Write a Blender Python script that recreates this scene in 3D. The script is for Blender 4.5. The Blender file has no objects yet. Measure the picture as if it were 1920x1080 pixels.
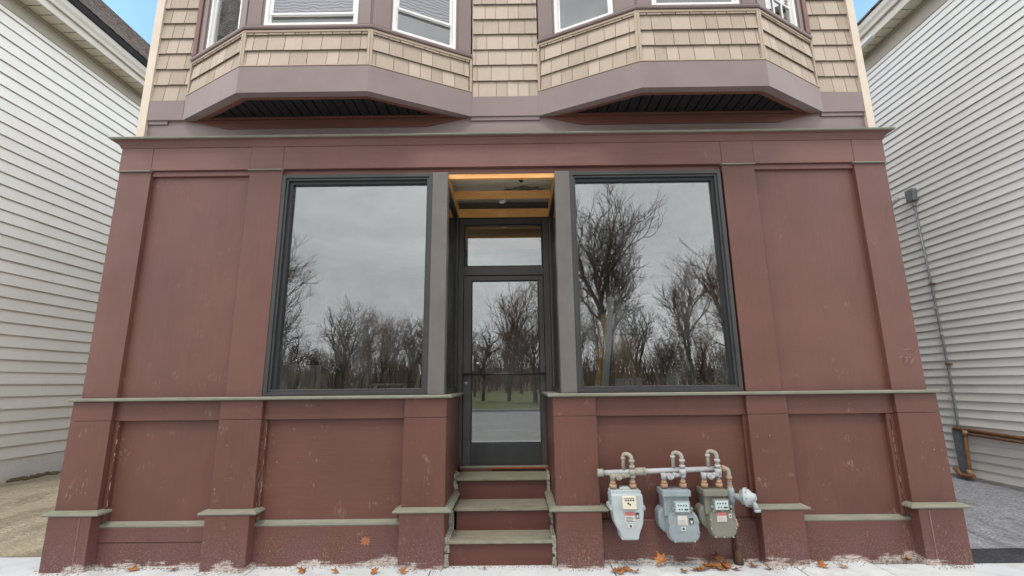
import bpy, math, random
from mathutils import Vector
R = math.radians
rnd = random.Random(7)
sc = bpy.context.scene
col = sc.collection
# ------------------------------------------------------------------ materials
def lin(r, g, b):
    f = lambda c: (c/255/12.92) if c/255 <= .04045 else ((c/255+.055)/1.055)**2.4
    return (f(r), f(g), f(b), 1)

class N:
    def __init__(s, name):
        s.m = bpy.data.materials.new(name); s.m.use_nodes = True
        s.t = s.m.node_tree; s.t.nodes.clear()
        s.out = s.add('ShaderNodeOutputMaterial')
        s.pos = s.add('ShaderNodeNewGeometry').outputs['Position']
    def add(s, k, **kw):
        n = s.t.nodes.new(k)
        for a, v in kw.items(): setattr(n, a, v)
        return n
    def put(s, sock, v):
        if hasattr(v, 'node') or isinstance(v, bpy.types.NodeSocket): s.t.links.new(v, sock)
        else: sock.default_value = v
    def vec(s, scale=(1, 1, 1), loc=(0, 0, 0), src=None):
        n = s.add('ShaderNodeMapping'); s.put(n.inputs['Vector'], src or s.pos)
        n.inputs['Scale'].default_value = scale; n.inputs['Location'].default_value = loc
        return n.outputs[0]
    def noise(s, scale, detail=4, rough=.55, stretch=(1, 1, 1), loc=(0, 0, 0), dist=0):
        n = s.add('ShaderNodeTexNoise'); s.put(n.inputs['Vector'], s.vec(stretch, loc))
        n.inputs['Scale'].default_value = scale; n.inputs['Detail'].default_value = detail
        n.inputs['Roughness'].default_value = rough; n.inputs['Distortion'].default_value = dist
        return n.outputs[0]
    def ramp(s, v, a, b, lo=0., hi=1.):
        n = s.add('ShaderNodeMapRange'); n.clamp = True
        s.put(n.inputs[0], v); n.inputs[1].default_value = a; n.inputs[2].default_value = b
        n.inputs[3].default_value = lo; n.inputs[4].default_value = hi
        return n.outputs[0]
    def math(s, op, a, b=0.):
        n = s.add('ShaderNodeMath', operation=op); s.put(n.inputs[0], a); s.put(n.inputs[1], b)
        return n.outputs[0]
    def mix(s, f, a, b, blend='MIX'):
        n = s.add('ShaderNodeMix', data_type='RGBA', blend_type=blend)
        s.put(n.inputs[0], f); s.put(n.inputs[6], a); s.put(n.inputs[7], b)
        return n.outputs[2]
    def z(s):
        n = s.add('ShaderNodeSeparateXYZ'); s.put(n.inputs[0], s.pos); return n.outputs[2]
    def bump(s, v, strength=.3, dist=.002, prev=None):
        n = s.add('ShaderNodeBump'); s.put(n.inputs['Height'], v)
        n.inputs['Strength'].default_value = strength; n.inputs['Distance'].default_value = dist
        if prev: s.put(n.inputs['Normal'], prev)
        return n.outputs[0]
    def bsdf(s, color, rough=.6, normal=None, metal=0., spec=.4):
        n = s.add('ShaderNodeBsdfPrincipled'); s.put(n.inputs['Base Color'], color)
        s.put(n.inputs['Roughness'], rough); n.inputs['Metallic'].default_value = metal
        n.inputs['Specular IOR Level'].default_value = spec
        if normal: s.put(n.inputs['Normal'], normal)
        s.t.links.new(n.outputs[0], s.out.inputs[0]); return s.m

def mat(name, c1, c2, scale=3, rough=.6, bump=.2, bscale=60, stretch=(1, 1, 1), metal=0., spec=.4, bdist=.002, dirt=0.):
    n = N(name)
    c = n.mix(n.ramp(n.noise(scale, 5, .6, stretch), .3, .7), lin(*c1), lin(*c2))
    if dirt:
        c = n.mix(n.ramp(n.noise(scale*7, 5, .65, stretch, (3, 1, 2)), .56, .72, 0, dirt), c, lin(*[v*.45 for v in c2]))
    return n.bsdf(c, rough, n.bump(n.noise(bscale, 4, .6, stretch), bump, bdist), metal, spec)

def paint(name, c1, c2, streak=(1, 1, 1), wear=1., gloss=.5, speck=1., side=False):
    """old brushed paint on timber: blotches, brush streaks, scuffs, and chips low down near the pavement"""
    n = N(name)
    c = n.mix(n.ramp(n.noise(1.3, 4, .6), .3, .7), lin(*c1), lin(*c2))
    st = n.noise(9, 5, .65, streak, (1, 4, 2))
    c = n.mix(n.ramp(st, .45, .72, 0, .10), c, lin(*[min(255, v*1.28+8) for v in c2]))
    c = n.mix(n.ramp(n.noise(7, 5, .7, streak, (8, 1, 0)), .52, .75, 0, .16), c, lin(*[v*.72 for v in c1]))
    sp = n.ramp(n.noise(48, 3, .5, (1, 1, .8)), .72, .77, 0, .5*speck)
    c = n.mix(sp, c, lin(176, 150, 142))
    c = n.mix(n.ramp(n.noise(26, 2, .5, (1, 1, 1), (9, 4, 2)), .74, .78, 0, .45), c, lin(*[v*.6 for v in c1]))
    c = n.mix(n.ramp(n.noise(.55, 5, .65, (1, 1, .6), (1, 7, 3)), .45, .7, 0, .28), c, lin(*[min(255, v*1.15+6) for v in c2]))
    sc2 = n.math('MULTIPLY', n.ramp(n.noise(5.5, 2, .5), .62, .7), n.ramp(n.noise(60, 4, .7, (1, 1, .35)), .52, .64, 0, .2*speck))
    c = n.mix(sc2, c, lin(184, 166, 156))
    if wear:
        low = n.ramp(n.z(), .42, -.02, 0, 1)
        salt = n.math('MULTIPLY', n.math('POWER', low, 1.4), n.ramp(n.noise(95, 4, .75), .52, .66, 0, .62*wear))
        c = n.mix(salt, c, lin(172, 152, 150))
        stain = n.math('MULTIPLY', n.math('POWER', low, 1.2), n.ramp(n.noise(4, 4, .6, (1, 1, .5), (2, 2, 0)), .4, .6, 0, .55))
        c = n.mix(stain, c, lin(92, 62, 66))
        edge = n.math('ADD', n.z(), n.math('MULTIPLY', n.noise(2.2, 3, .55, (1, 1, .01), (5, 0, 0)), -.36))
        edge = n.math('ADD', edge, n.math('MULTIPLY', n.noise(90, 4, .8, (1, 1, .12)), -.085))
        edge = n.math('ADD', edge, n.math('MULTIPLY', n.noise(14, 4, .7, (.3, .3, 2.6), (1, 2, 3)), -.17))
        chip = n.ramp(edge, -.300, -.325, 0, .88*wear)
        chip = n.math('MULTIPLY', chip, n.ramp(n.noise(60, 4, .75, (.5, .5, 1.5), (7, 7, 7)), .38, .52, .1, 1))
        c = n.mix(chip, c, n.mix(n.noise(50, 3), lin(212, 206, 196), lin(168, 158, 150)))
    rg = n.ramp(n.noise(2.5, 3), .3, .7, gloss-.06, gloss+.1)
    b = n.bump(st, .25, .003)
    b = n.bump(n.noise(120, 3, .6), .12, .001, b)
    return n.bsdf(c, rg, b, 0, .42)

M = {}
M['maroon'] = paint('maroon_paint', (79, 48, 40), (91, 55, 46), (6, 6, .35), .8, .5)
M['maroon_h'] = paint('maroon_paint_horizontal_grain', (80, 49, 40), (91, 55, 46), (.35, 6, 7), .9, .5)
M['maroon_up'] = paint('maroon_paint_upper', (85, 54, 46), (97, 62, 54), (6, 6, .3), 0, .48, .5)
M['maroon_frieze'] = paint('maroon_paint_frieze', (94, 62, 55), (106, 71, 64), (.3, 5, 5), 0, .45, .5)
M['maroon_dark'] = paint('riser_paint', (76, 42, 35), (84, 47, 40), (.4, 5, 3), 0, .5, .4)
M['trim_green'] = mat('grey_green_trim_paint', (102, 101, 88), (122, 120, 106), 6, .6, .25, 70, (1, 6, 6), dirt=.35)
M['trim_line'] = mat('green_fillet_paint', (112, 112, 98), (132, 132, 118), 5, .5, .2, 70, (1, 5, 5), dirt=.2)
M['tread'] = mat('worn_tread_paint', (106, 101, 86), (132, 126, 110), 5, .75, .5, 60, (1, 5, 1), dirt=.6)
M['mauve'] = mat('mauve_flashing_metal', (116, 101, 99), (128, 112, 109), 2, .42, .1, 14, (1, 1, 1), bdist=.006, dirt=.06)
M['mauve_case'] = mat('mauve_window_casing', (112, 96, 94), (122, 106, 103), 2, .5, .12, 30)
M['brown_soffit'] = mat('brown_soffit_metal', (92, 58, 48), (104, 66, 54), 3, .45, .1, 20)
M['black_board'] = mat('black_beadboard', (17, 18, 20), (30, 31, 34), 6, .42, .2, 40, (5, .6, 5))
M['cream'] = mat('cream_corner_trim', (193, 178, 160), (203, 189, 172), 4, .5, .1, 60)
M['tan_trim'] = mat('tan_channel_trim', (156, 138, 119), (166, 148, 129), 4, .5, .1, 60)
M['alu'] = mat('painted_aluminium_grey', (84, 79, 75), (98, 93, 88), 2.5, .38, .1, 60, spec=.5, dirt=.1)
M['alu_dark'] = mat('dark_window_frame', (40, 40, 40), (53, 53, 52), 2.5, .4, .1, 60, spec=.5)
M['stop'] = mat('black_glazing_stop', (24, 25, 27), (34, 35, 37), 3, .5, .1, 60)
M['bronze'] = mat('bronze_door_metal', (62, 58, 56), (76, 72, 69), 3, .42, .1, 60, spec=.5, dirt=.12)
M['kick'] = mat('black_kick_rail', (40, 41, 43), (52, 53, 54), 5, .45, .15, 60, dirt=.2)
M['chrome'] = mat('brushed_steel', (170, 170, 168), (195, 195, 193), 6, .25, .1, 100, metal=.9)
M['lumber'] = mat('new_pine_lumber', (214, 150, 84), (230, 176, 110), 3, .6, .4, 30, (1, 6, 6), dirt=.5)
M['subfloor'] = mat('old_board_subfloor', (190, 180, 158), (212, 202, 180), 4, .8, .5, 30, (1, 6, 1), dirt=.5)
M['black_mould'] = mat('torn_tar_paper', (8, 7, 6), (176, 164, 148), 34, .9, 1., 40, bdist=.01)
M['rust_wood'] = mat('bare_orange_wood', (148, 72, 34), (118, 60, 36), 12, .7, .6, 60, (1, 5, 1))
M['mortar'] = mat('crumbling_mortar', (168, 164, 150), (118, 114, 100), 20, .95, 1., 60, bdist=.012)
M['white_vinyl'] = mat('white_vinyl_frame', (212, 210, 208), (226, 224, 222), 4, .4, .05, 60)
M['fascia'] = mat('off_white_aluminium', (196, 190, 176), (206, 200, 188), 3, .5, .1, 30)
M['frieze_beige'] = mat('beige_frieze_board', (160, 153, 138), (172, 166, 150), 3, .6, .1, 50)
M['soffit_white'] = mat('ivory_soffit', (200, 192, 172), (212, 205, 186), 3, .6, .1, 50)
M['roof_shade'] = mat('black_roof_shade', (26, 25, 25), (44, 42, 41), 8, .7, .4, 50)  # black holds the shade under the roof edge; the deck shares it
M['concrete_white'] = mat('painted_foundation', (222, 220, 213), (230, 228, 222), 2, .8, .3, 60, dirt=.2)
M['curtain'] = mat('white_curtain', (220, 224, 232), (232, 235, 240), 3, .9, .2, 10, (8, 8, 1))
M['room_wall'] = mat('unfinished_plaster', (92, 84, 76), (120, 110, 98), 2, .9, .4, 30, dirt=.5)
M['room_floor'] = mat('dusty_board_floor', (70, 58, 48), (92, 78, 64), 3, .8, .3, 40)
M['drywall'] = mat('grey_drywall', (168, 166, 158), (184, 182, 174), 3, .9, .1, 40)
M['cardboard'] = mat('brown_fibreboard', (150, 116, 84), (168, 132, 96), 3, .9, .1, 40)
M['yellow'] = mat('yellow_plank_paint', (190, 140, 48), (164, 118, 44), 10, .6, .2, 40, dirt=.5)
M['galv'] = mat('galvanised_steel', (112, 118, 118), (138, 144, 143), 12, .45, .2, 80, metal=.35, dirt=.3)
M['rust'] = mat('rusty_iron', (104, 66, 38), (140, 98, 62), 14, .85, .6, 80, dirt=.5)
M['pipe_grey'] = mat('grey_pipe_paint', (146, 146, 148), (166, 166, 168), 14, .5, .3, 60, dirt=.35)
M['pipe_worn'] = mat('worn_pipe_fittings', (150, 146, 134), (132, 126, 112), 24, .6, .5, 60, dirt=.6)
M['pipe_rust'] = mat('beige_rust_union', (158, 132, 108), (136, 106, 82), 30, .7, .5, 80, dirt=.5)
M['m_blue'] = mat('light_blue_grey_meter_paint', (146, 153, 154), (162, 168, 169), 6, .42, .2, 60, dirt=.18)
M['m_grey'] = mat('blue_grey_meter_paint', (118, 126, 128), (133, 141, 143), 6, .42, .2, 60, dirt=.18)
M['m_olive'] = mat('olive_grey_meter_paint', (102, 101, 90), (114, 113, 102), 6, .45, .2, 60, dirt=.25)
M['dial_face'] = mat('ivory_dial_face', (206, 198, 178), (190, 182, 160), 20, .5, .05, 60)
M['dial_blue'] = mat('pale_dial_face', (178, 190, 190), (160, 174, 176), 20, .4, .05, 60)
M['label_white'] = mat('white_label', (190, 185, 180), (174, 168, 163), 20, .6, .05, 60)
M['label_red'] = mat('red_label_band', (176, 104, 100), (160, 88, 86), 20, .6, .05, 60)
M['ink'] = mat('dark_ink', (34, 34, 36), (48, 48, 50), 20, .6, .05, 60)
M['rust_dark'] = mat('dark_wet_rust', (58, 40, 30), (82, 58, 44), 30, .8, .6, 80, dirt=.5)
M['stain'] = mat('orange_tannin_stain', (158, 98, 62), (128, 78, 56), 26, .6, .1, 60)
M['grit'] = mat('pavement_grit', (96, 88, 76), (150, 142, 130), 40, .9, .3, 80)
M['chalk'] = mat('faded_chalk_paint', (142, 116, 110), (126, 98, 92), 30, .8, .05, 60)
M['white_lamp'] = mat('white_lamp_plastic', (220, 220, 214), (206, 206, 200), 8, .4, .05, 60)
M['bark'] = mat('grey_brown_bark', (74, 62, 52), (104, 90, 76), 6, .9, .8, 14, (1, 1, .25), bdist=.02)
M['twig'] = mat('bare_twig_bark', (96, 78, 66), (128, 108, 92), 4, .9, .2, 20)
M['twig_red'] = mat('reddish_twig_bark', (122, 90, 70), (146, 112, 88), 4, .9, .2, 20)
M['grass'] = mat('winter_lawn_grass', (84, 92, 52), (112, 112, 68), .4, .95, .8, 30, bdist=.03)
M['earth'] = mat('leaf_litter_ground', (86, 72, 54), (108, 94, 70), .5, .95, .8, 20, bdist=.05)
M['road'] = mat('street_asphalt', (132, 132, 130), (150, 150, 147), .6, .85, .6, 90, bdist=.004)
M['kerb'] = mat('concrete_kerb', (150, 148, 142), (168, 166, 160), 3, .85, .3, 60, dirt=.3)
M['brick_far'] = mat('dull_far_wall', (116, 92, 80), (132, 108, 94), 2, .9, .3, 20)

def glassmat(name, refl, tint, rough=0.0, wob=.02):
    n = N(name)
    g = n.add('ShaderNodeBsdfGlossy'); g.inputs['Color'].default_value = (.95, .96, .95, 1)
    g.inputs['Roughness'].default_value = rough
    g.inputs['Normal'].default_value = (0, 0, 1)
    n.put(g.inputs['Normal'], n.bump(n.noise(1.6, 1, .4), wob, .01))
    t = n.add('ShaderNodeBsdfTransparent'); t.inputs['Color'].default_value = tint
    lw = n.add('ShaderNodeLayerWeight'); lw.inputs['Blend'].default_value = .35
    f = n.ramp(lw.outputs['Fresnel'], 0, 1, refl, 1)
    # faint dust low on the pane
    m = n.add('ShaderNodeMixShader'); n.put(m.inputs[0], f)
    n.t.links.new(t.outputs[0], m.inputs[1]); n.t.links.new(g.outputs[0], m.inputs[2])
    d = n.add('ShaderNodeBsdfDiffuse'); d.inputs['Color'].default_value = (.55, .55, .55, 1)
    m2 = n.add('ShaderNodeMixShader')
    n.put(m2.inputs[0], n.ramp(n.noise(2.2, 5, .7, (1, 1, .6)), .45, .85, .0, .12))
    n.t.links.new(m.outputs[0], m2.inputs[1]); n.t.links.new(d.outputs[0], m2.inputs[2])
    n.t.links.new(m2.outputs[0], n.out.inputs[0]); return n.m
M['glass'] = glassmat('tinted_shop_glass', .145, (.93, .95, .95, 1), 0, .003)
M['glass_up'] = glassmat('upstairs_window_glass', .16, (.95, .96, .97, 1), 0, .02)

def screenmat():
    n = N('insect_screen_mesh')
    s = n.add('ShaderNodeTexWave', wave_type='BANDS', bands_direction='Z')
    n.put(s.inputs['Vector'], n.vec((1, 1, 1))); s.inputs['Scale'].default_value = 9; s.inputs['Distortion'].default_value = 7
    s.inputs['Detail'].default_value = 1.5; s.inputs['Detail Scale'].default_value = .9
    c = n.mix(n.ramp(s.outputs['Fac'], .2, .8), lin(112, 112, 118), lin(142, 142, 148))
    return n.bsdf(c, .6, None, .1, .4)
M['screen'] = screenmat()

def shingle_mat():
    n = N('tan_vinyl_shakes')
    a = n.add('ShaderNodeAttribute'); a.attribute_name = 'tone'
    c = n.mix(a.outputs['Fac'], lin(148, 133, 118), lin(172, 156, 141))
    g = n.noise(10, 5, .7, (7, 7, .5))
    c = n.mix(n.ramp(g, .4, .75, 0, .28), c, lin(188, 171, 152))
    c = n.mix(n.ramp(n.noise(2.3, 4), .5, .75, 0, .2), c, lin(138, 118, 102))
    return n.bsdf(c, .62, n.bump(g, .5, .003), 0, .35)
M['shake'] = shingle_mat()
def siding_mat(name, c1, c2):
    n = N(name)
    a = n.add('ShaderNodeAttribute'); a.attribute_name = 'tone'
    c = n.mix(a.outputs['Fac'], lin(*c1), lin(*c2))
    g = n.noise(26, 4, .7, (3, .4, 9))
    c = n.mix(n.ramp(n.noise(.9, 5, .6, (1, 1, 1.6)), .42, .75, 0, .3), c, lin(*[v*.9 for v in c1]))
    c = n.mix(n.ramp(n.noise(6, 5, .7, (1, 1, .25), (4, 4, 4)), .58, .8, 0, .25), c, lin(*[v*.82 for v in c1]))
    return n.bsdf(c, .5, n.bump(g, .22, .002), 0, .4)
M['siding_l'] = siding_mat('ivory_clapboard', (228, 225, 215), (234, 231, 222))
M['siding_r'] = siding_mat('pale_grey_clapboard', (224, 222, 216), (231, 229, 224))
def concrete():
    n = N('light_sidewalk_concrete')
    c = n.mix(n.ramp(n.noise(1.2, 5, .6), .3, .7), lin(170, 172, 173), lin(190, 192, 193))
    c = n.mix(n.ramp(n.noise(70, 4, .8), .56, .68, 0, .5), c, lin(168, 166, 162))
    c = n.mix(n.ramp(n.noise(5, 6, .7), .5, .68, 0, .5), c, lin(146, 144, 138))
    c = n.mix(n.ramp(n.noise(160, 3, .8, (1, 1, 1), (3, 3, 3)), .66, .7, 0, .7), c, lin(84, 78, 72))
    return n.bsdf(c, .85, n.bump(n.noise(90, 4, .7), .4, .004), 0, .3)
M['sidewalk'] = concrete()
def gravel(name, c1, c2, c3, sc_=55, b=.02):
    n = N(name)
    v = n.add('ShaderNodeTexVoronoi'); n.put(v.inputs['Vector'], n.vec()); v.inputs['Scale'].default_value = sc_
    c = n.mix(v.outputs['Color'], lin(*c1), lin(*c2))
    bw = n.add('ShaderNodeRGBToBW'); n.put(bw.inputs[0], v.outputs['Color'])
    c = n.mix(n.ramp(bw.outputs[0], .25, .75), lin(*c1), lin(*c2))
    c = n.mix(n.ramp(n.noise(1.7, 5, .65), .45, .68, 0, .75), c, lin(*c3))
    c = n.mix(n.ramp(n.noise(.9, 6, .7, (1, .5, 1), (2, 9, 4), 1.5), .5, .62, 0, .45), c, lin(*[x*.62 for x in c1]))
    c = n.mix(n.ramp(n.noise(7, 5, .8), .56, .66, 0, .5), c, lin(*[min(255, x*1.12) for x in c2]))
    c = n.mix(n.ramp(n.noise(120, 4, .8), .52, .66, 0, .7), c, lin(*[x*.45 for x in c1]))
    return n.bsdf(c, .95, n.bump(n.noise(sc_, 4, .75), .8, b), 0, .2)
M['gravel_l'] = gravel('pebbled_old_concrete', (138, 126, 106), (176, 164, 142), (156, 144, 122), 70, .012)
M['asphalt_r'] = gravel('weathered_grey_asphalt', (112, 112, 116), (158, 158, 162), (132, 132, 136), 60, .015)
M['asphalt_dark'] = gravel('fresh_dark_asphalt', (46, 46, 48), (72, 72, 74), (56, 56, 58), 70, .015)
def roofmat():
    n = N('weathered_shingle_roof')
    b = n.add('ShaderNodeTexBrick'); n.put(b.inputs['Vector'], n.vec((1, 1, 1)))
    c = n.mix(n.ramp(n.noise(9, 6, .85), .42, .58), lin(58, 50, 46), lin(140, 128, 118))
    return n.bsdf(c, .95, n.bump(n.noise(30, 4, .7), 1., .02), 0, .2)
M['roof'] = roofmat()
def leafmat():
    n = N('dry_maple_leaf')
    o = n.add('ShaderNodeObjectInfo')
    c = n.mix(o.outputs['Random'], lin(148, 92, 44), lin(112, 66, 36))
    c = n.mix(n.ramp(n.noise(60, 4), .45, .65, 0, .5), c, lin(176, 124, 72))
    return n.bsdf(c, .7, n.bump(n.noise(90, 3), .4, .003), 0, .3)
M['leaf'] = leafmat()

# ------------------------------------------------------------------ mesh building
class MB:
    def __init__(s): s.v = []; s.f = []; s.t = []; s.sm = []; s.mk = []
    def mark(s): s.mk.append((len(s.v), len(s.f))); return s
    def parts(s, name, m, parent=None, bevel=0.):
        """one object for each marked piece"""
        mk = s.mk+[(len(s.v), len(s.f))]; out = []
        for (v0, f0), (v1, f1) in zip(mk, mk[1:]):
            if f1 == f0: continue
            q = MB(); q.v = s.v[v0:v1]; q.f = [tuple(i-v0 for i in f) for f in s.f[f0:f1]]; q.t = s.t[f0:f1]; q.sm = s.sm[f0:f1]
            out.append(q.build(name, m, parent, bevel))
        return out
    def add(s, vs, fs, tone=.5, smooth=False):
        o = len(s.v); s.v += [tuple(v) for v in vs]
        for f in fs: s.f.append(tuple(i+o for i in f)); s.t.append(tone); s.sm.append(smooth)
        return s
    def box(s, x0, x1, y0, y1, z0, z1, tone=.5):
        if x0 > x1: x0, x1 = x1, x0
        if y0 > y1: y0, y1 = y1, y0
        v = [(x, y, z) for x in (x0, x1) for y in (y0, y1) for z in (z0, z1)]
        return s.add(v, [(0, 1, 3, 2), (4, 6, 7, 5), (0, 4, 5, 1), (2, 3, 7, 6), (0, 2, 6, 4), (1, 5, 7, 3)], tone)
    def obox(s, o, u, n, u0, u1, n0, n1, z0, z1, tone=.5, z0b=None):
        """box in a frame: u along the face, n outward, vertical z"""
        P = lambda a, b, z: (o[0]+u[0]*a+n[0]*b, o[1]+u[1]*a+n[1]*b, z)
        v = [P(a, b, z) for a in (u0, u1) for b in (n0, n1) for z in (z0, z1)]
        return s.add(v, [(0, 1, 3, 2), (4, 6, 7, 5), (0, 4, 5, 1), (2, 3, 7, 6), (0, 2, 6, 4), (1, 5, 7, 3)], tone)
    def ring(s, x0, x1, z0, z1, w, y0, y1, wb=None, wt=None):
        wb = wb or w; wt = wt or w
        s.box(x0, x0+w, y0, y1, z0, z1); s.box(x1-w, x1, y0, y1, z0, z1)
        s.box(x0+w, x1-w, y0, y1, z0, z0+wb); s.box(x0+w, x1-w, y0, y1, z1-wt, z1)
        return s
    def oring(s, o, u, n, u0, u1, z0, z1, w, n0, n1, wb=None):
        wb = wb or w
        s.obox(o, u, n, u0, u0+w, n0, n1, z0, z1); s.obox(o, u, n, u1-w, u1, n0, n1, z0, z1)
        s.obox(o, u, n, u0+w, u1-w, n0, n1, z0, z0+wb); s.obox(o, u, n, u0+w, u1-w, n0, n1, z1-w, z1)
        return s
    def prism(s, poly, y0, y1, smooth=False):       # poly in xz, extruded along y
        n = len(poly)
        v = [(x, y0, z) for x, z in poly]+[(x, y1, z) for x, z in poly]
        f = [tuple(range(n)), tuple(range(2*n-1, n-1, -1))]+[(i, i+n, (i+1) % n+n, (i+1) % n) for i in range(n)]
        return s.add(v, f, .5, smooth)
    def plate(s, poly, z0, z1):                     # poly in xy, extruded along z
        n = len(poly)
        v = [(x, y, z0) for x, y in poly]+[(x, y, z1) for x, y in poly]
        return s.add(v, [tuple(range(n-1, -1, -1)), tuple(range(n, 2*n))]+[(i, (i+1) % n, (i+1) % n+n, i+n) for i in range(n)])
    def sweep(s, path, prof):                       # path in xy, prof = (out, z) closed
        P = [Vector(p) for p in path]; n = len(P); k = len(prof); vs = []
        nr = []
        for i in range(n-1):
            d = (P[i+1]-P[i]).normalized(); nr.append(Vector((d.y, -d.x)))
        for i in range(n):
            if i == 0: m = nr[0]
            elif i == n-1: m = nr[-1]
            else:
                m = nr[i-1]+nr[i]; m = m/m.length_squared*2
            for o, z in prof: vs.append((P[i].x+m.x*o, P[i].y+m.y*o, z))
        fs = [(i*k+j, i*k+(j+1) % k, (i+1)*k+(j+1) % k, (i+1)*k+j) for i in range(n-1) for j in range(k)]
        fs += [tuple(range(k-1, -1, -1)), tuple((n-1)*k+j for j in range(k))]
        return s.add(vs, fs)
    def tube(s, pts, rs, sides=10, caps=True, smooth=True):
        pts = [Vector(p) for p in pts]
        if not hasattr(rs, '__len__'): rs = [rs]*len(pts)
        vs = []; up = None
        for i, p in enumerate(pts):
            a = pts[max(0, i-1)]; b = pts[min(len(pts)-1, i+1)]
            d = (b-a).normalized() if (b-a).length > 1e-9 else Vector((0, 0, 1))
            if up is None:
                up = Vector((0, 0, 1)) if abs(d.z) < .9 else Vector((1, 0, 0))
            x = d.cross(up).normalized(); y = x.cross(d).normalized(); up = y
            for j in range(sides):
                t = 2*math.pi*j/sides; q = p+(x*math.cos(t)+y*math.sin(t))*rs[i]
                vs.append((q.x, q.y, q.z))
        k = sides
        s.add(vs, [(i*k+j, (i+1)*k+j, (i+1)*k+(j+1) % k, i*k+(j+1) % k) for i in range(len(pts)-1) for j in range(k)], .5, smooth)
        if caps:
            o = len(s.v)-len(vs)
            s.f.append(tuple(o+j for j in range(k))); s.f.append(tuple(o+(len(pts)-1)*k+j for j in range(k-1, -1, -1)))
            s.t += [.5, .5]; s.sm += [False, False]
        return s
    def disc(s, c, axis, r, h, sides=20):
        c = Vector(c); a = Vector(axis).normalized()
        return s.tube([c-a*h/2, c+a*h/2], r, sides)
    def build(s, name, m, parent=None, bevel=0., world=None):
        off = Vector((0, 0, 0))
        q = parent
        while q is not None: off += q.location; q = q.parent
        me = bpy.data.meshes.new(name)
        me.from_pydata([(x-off.x, y-off.y, z-off.z) for x, y, z in s.v], [], s.f)
        me.materials.append(m)
        me.polygons.foreach_set('use_smooth', s.sm)
        at = me.attributes.new('tone', 'FLOAT', 'FACE'); at.data.foreach_set('value', s.t)
        me.validate(); me.update()
        import bmesh
        bm = bmesh.new(); bm.from_mesh(me); bmesh.ops.recalc_face_normals(bm, faces=bm.faces); bm.to_mesh(me); bm.free()
        o = bpy.data.objects.new(name, me); col.objects.link(o)
        if parent: o.parent = parent
        if bevel:
            b = o.modifiers.new('edge', 'BEVEL'); b.width = bevel; b.segments = 2; b.limit_method = 'ANGLE'; b.angle_limit = R(35)
        return o
def tag(o, label=None, cat=None, group=None, kind=None):
    if label: o['label'] = label
    if cat: o['category'] = cat
    if group: o['group'] = group
    if kind: o['kind'] = kind
    return o
def thing(name, loc, label, cat, group=None):
    o = bpy.data.objects.new(name, None); o.location = loc; o.empty_display_size = .1
    col.objects.link(o); return tag(o, label, cat, group)
def bend(pts, r=.02, n=5):
    """rounds the corners of a polyline"""
    P = [Vector(p) for p in pts]; out = [P[0]]
    for i in range(1, len(P)-1):
        a = (P[i-1]-P[i]); b = (P[i+1]-P[i]); k = min(r, a.length*.49, b.length*.49)
        A = P[i]+a.normalized()*k; B = P[i]+b.normalized()*k
        for j in range(n+1):
            t = j/n; out.append(A*(1-t)**2+P[i]*2*t*(1-t)+B*t*t)
    return out+[P[-1]]

# ------------------------------------------------------------------ the storefront building
bld = thing('storefront_building', (0, 0, 0), 'maroon wooden shopfront with tan shingled bays above, steps and recessed dark glass door', 'building')
GZ = -.06
LOW = [(-4.02, -3.65), (-2.67, -2.29), (-1.0, -.62), (.345, .73), (2.09, 2.45), (3.43, 3.81)]
UPP = [(-3.98, -3.655), (-2.655, -2.32), (2.11, 2.435), (3.44, 3.755)]
for i, (a, b) in enumerate(LOW):
    m = MB(); m.box(a, b, -.03, .12, .40, 1.200); m.box(a, b, -.028, .12, 1.203, 1.371)
    p = m.build('pilaster', M['maroon'], bld, .003)
    m = MB()
    m.box(a-.002, b+.002, -.08, .12, GZ, .413)
    m.build('plinth', M['maroon'], p, .004)
    y0 = .07
    path = [(a, y0), (a, -.03), (b, -.03), (b, y0)]
    if i == 0: path[0] = (a, .3)
    if i == 5: path[-1] = (b, .3)
    if i == 2: path[-1] = (b, .93)
    if i == 3: path[0] = (a, .93)
    MB().sweep(path, [(-.02, .412), (.054, .412), (.063, .422), (.060, .434), (.02, .452), (-.02, .452)]).build('plinth_cap', M['trim_green'], p, .002)
for i, (a, b) in enumerate(UPP):
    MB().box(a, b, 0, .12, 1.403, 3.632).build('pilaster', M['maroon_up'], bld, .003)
m = MB()
for a, b in UPP: m.mark(); m.box(a-.012, b+.004, -.022, .05, 3.632, 3.640)
m.parts('green_fillet', M['trim_line'], bld)
# lower panels
for i, (a, b) in enumerate(((-3.65, -2.67), (-2.29, -1.0), (.73, 2.09), (2.45, 3.43))):
    p = MB().box(a-.01, b+.01, .06, .11, GZ, 1.37).build('lower_panel', M['maroon_h'] if i in (1, 2) else M['maroon'], bld)
    m = MB(); m.box(a, b, .012, .06, 1.197, 1.371)
    m.build('panel_rail', M['maroon_h'], p, .003)
    m = MB()
    if i == 0: m.box(a, b, .022, .06, .175, .292); m.box(a, b, .030, .06, GZ, .171)
    elif i == 2: m.box(a, b-.23, .022, .06, GZ, .30); m.box(b-.222, b, .024, .06, GZ, .30)
    else: m.box(a, b, .022, .06, GZ, .292)
    m.build('base_board', M['maroon_h'], p, .003)
    pr = [(-.02, .292), (.028, .292), (.034, .302), (.03, .318), (0, .338), (-.02, .338)]
    if i == 2: pr = [(-.02, .300), (.006, .300), (.006, .306), (0, .318), (-.02, .318)]
    MB().sweep([(a+.0, .052), (b, .052)] if i != 2 else [(a, .035), (b, .035)], pr).build('panel_ledge', M['trim_green'] if i != 2 else M['maroon_h'], p)
m = MB()       # edge strips beside the pilasters, with worn joints
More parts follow.
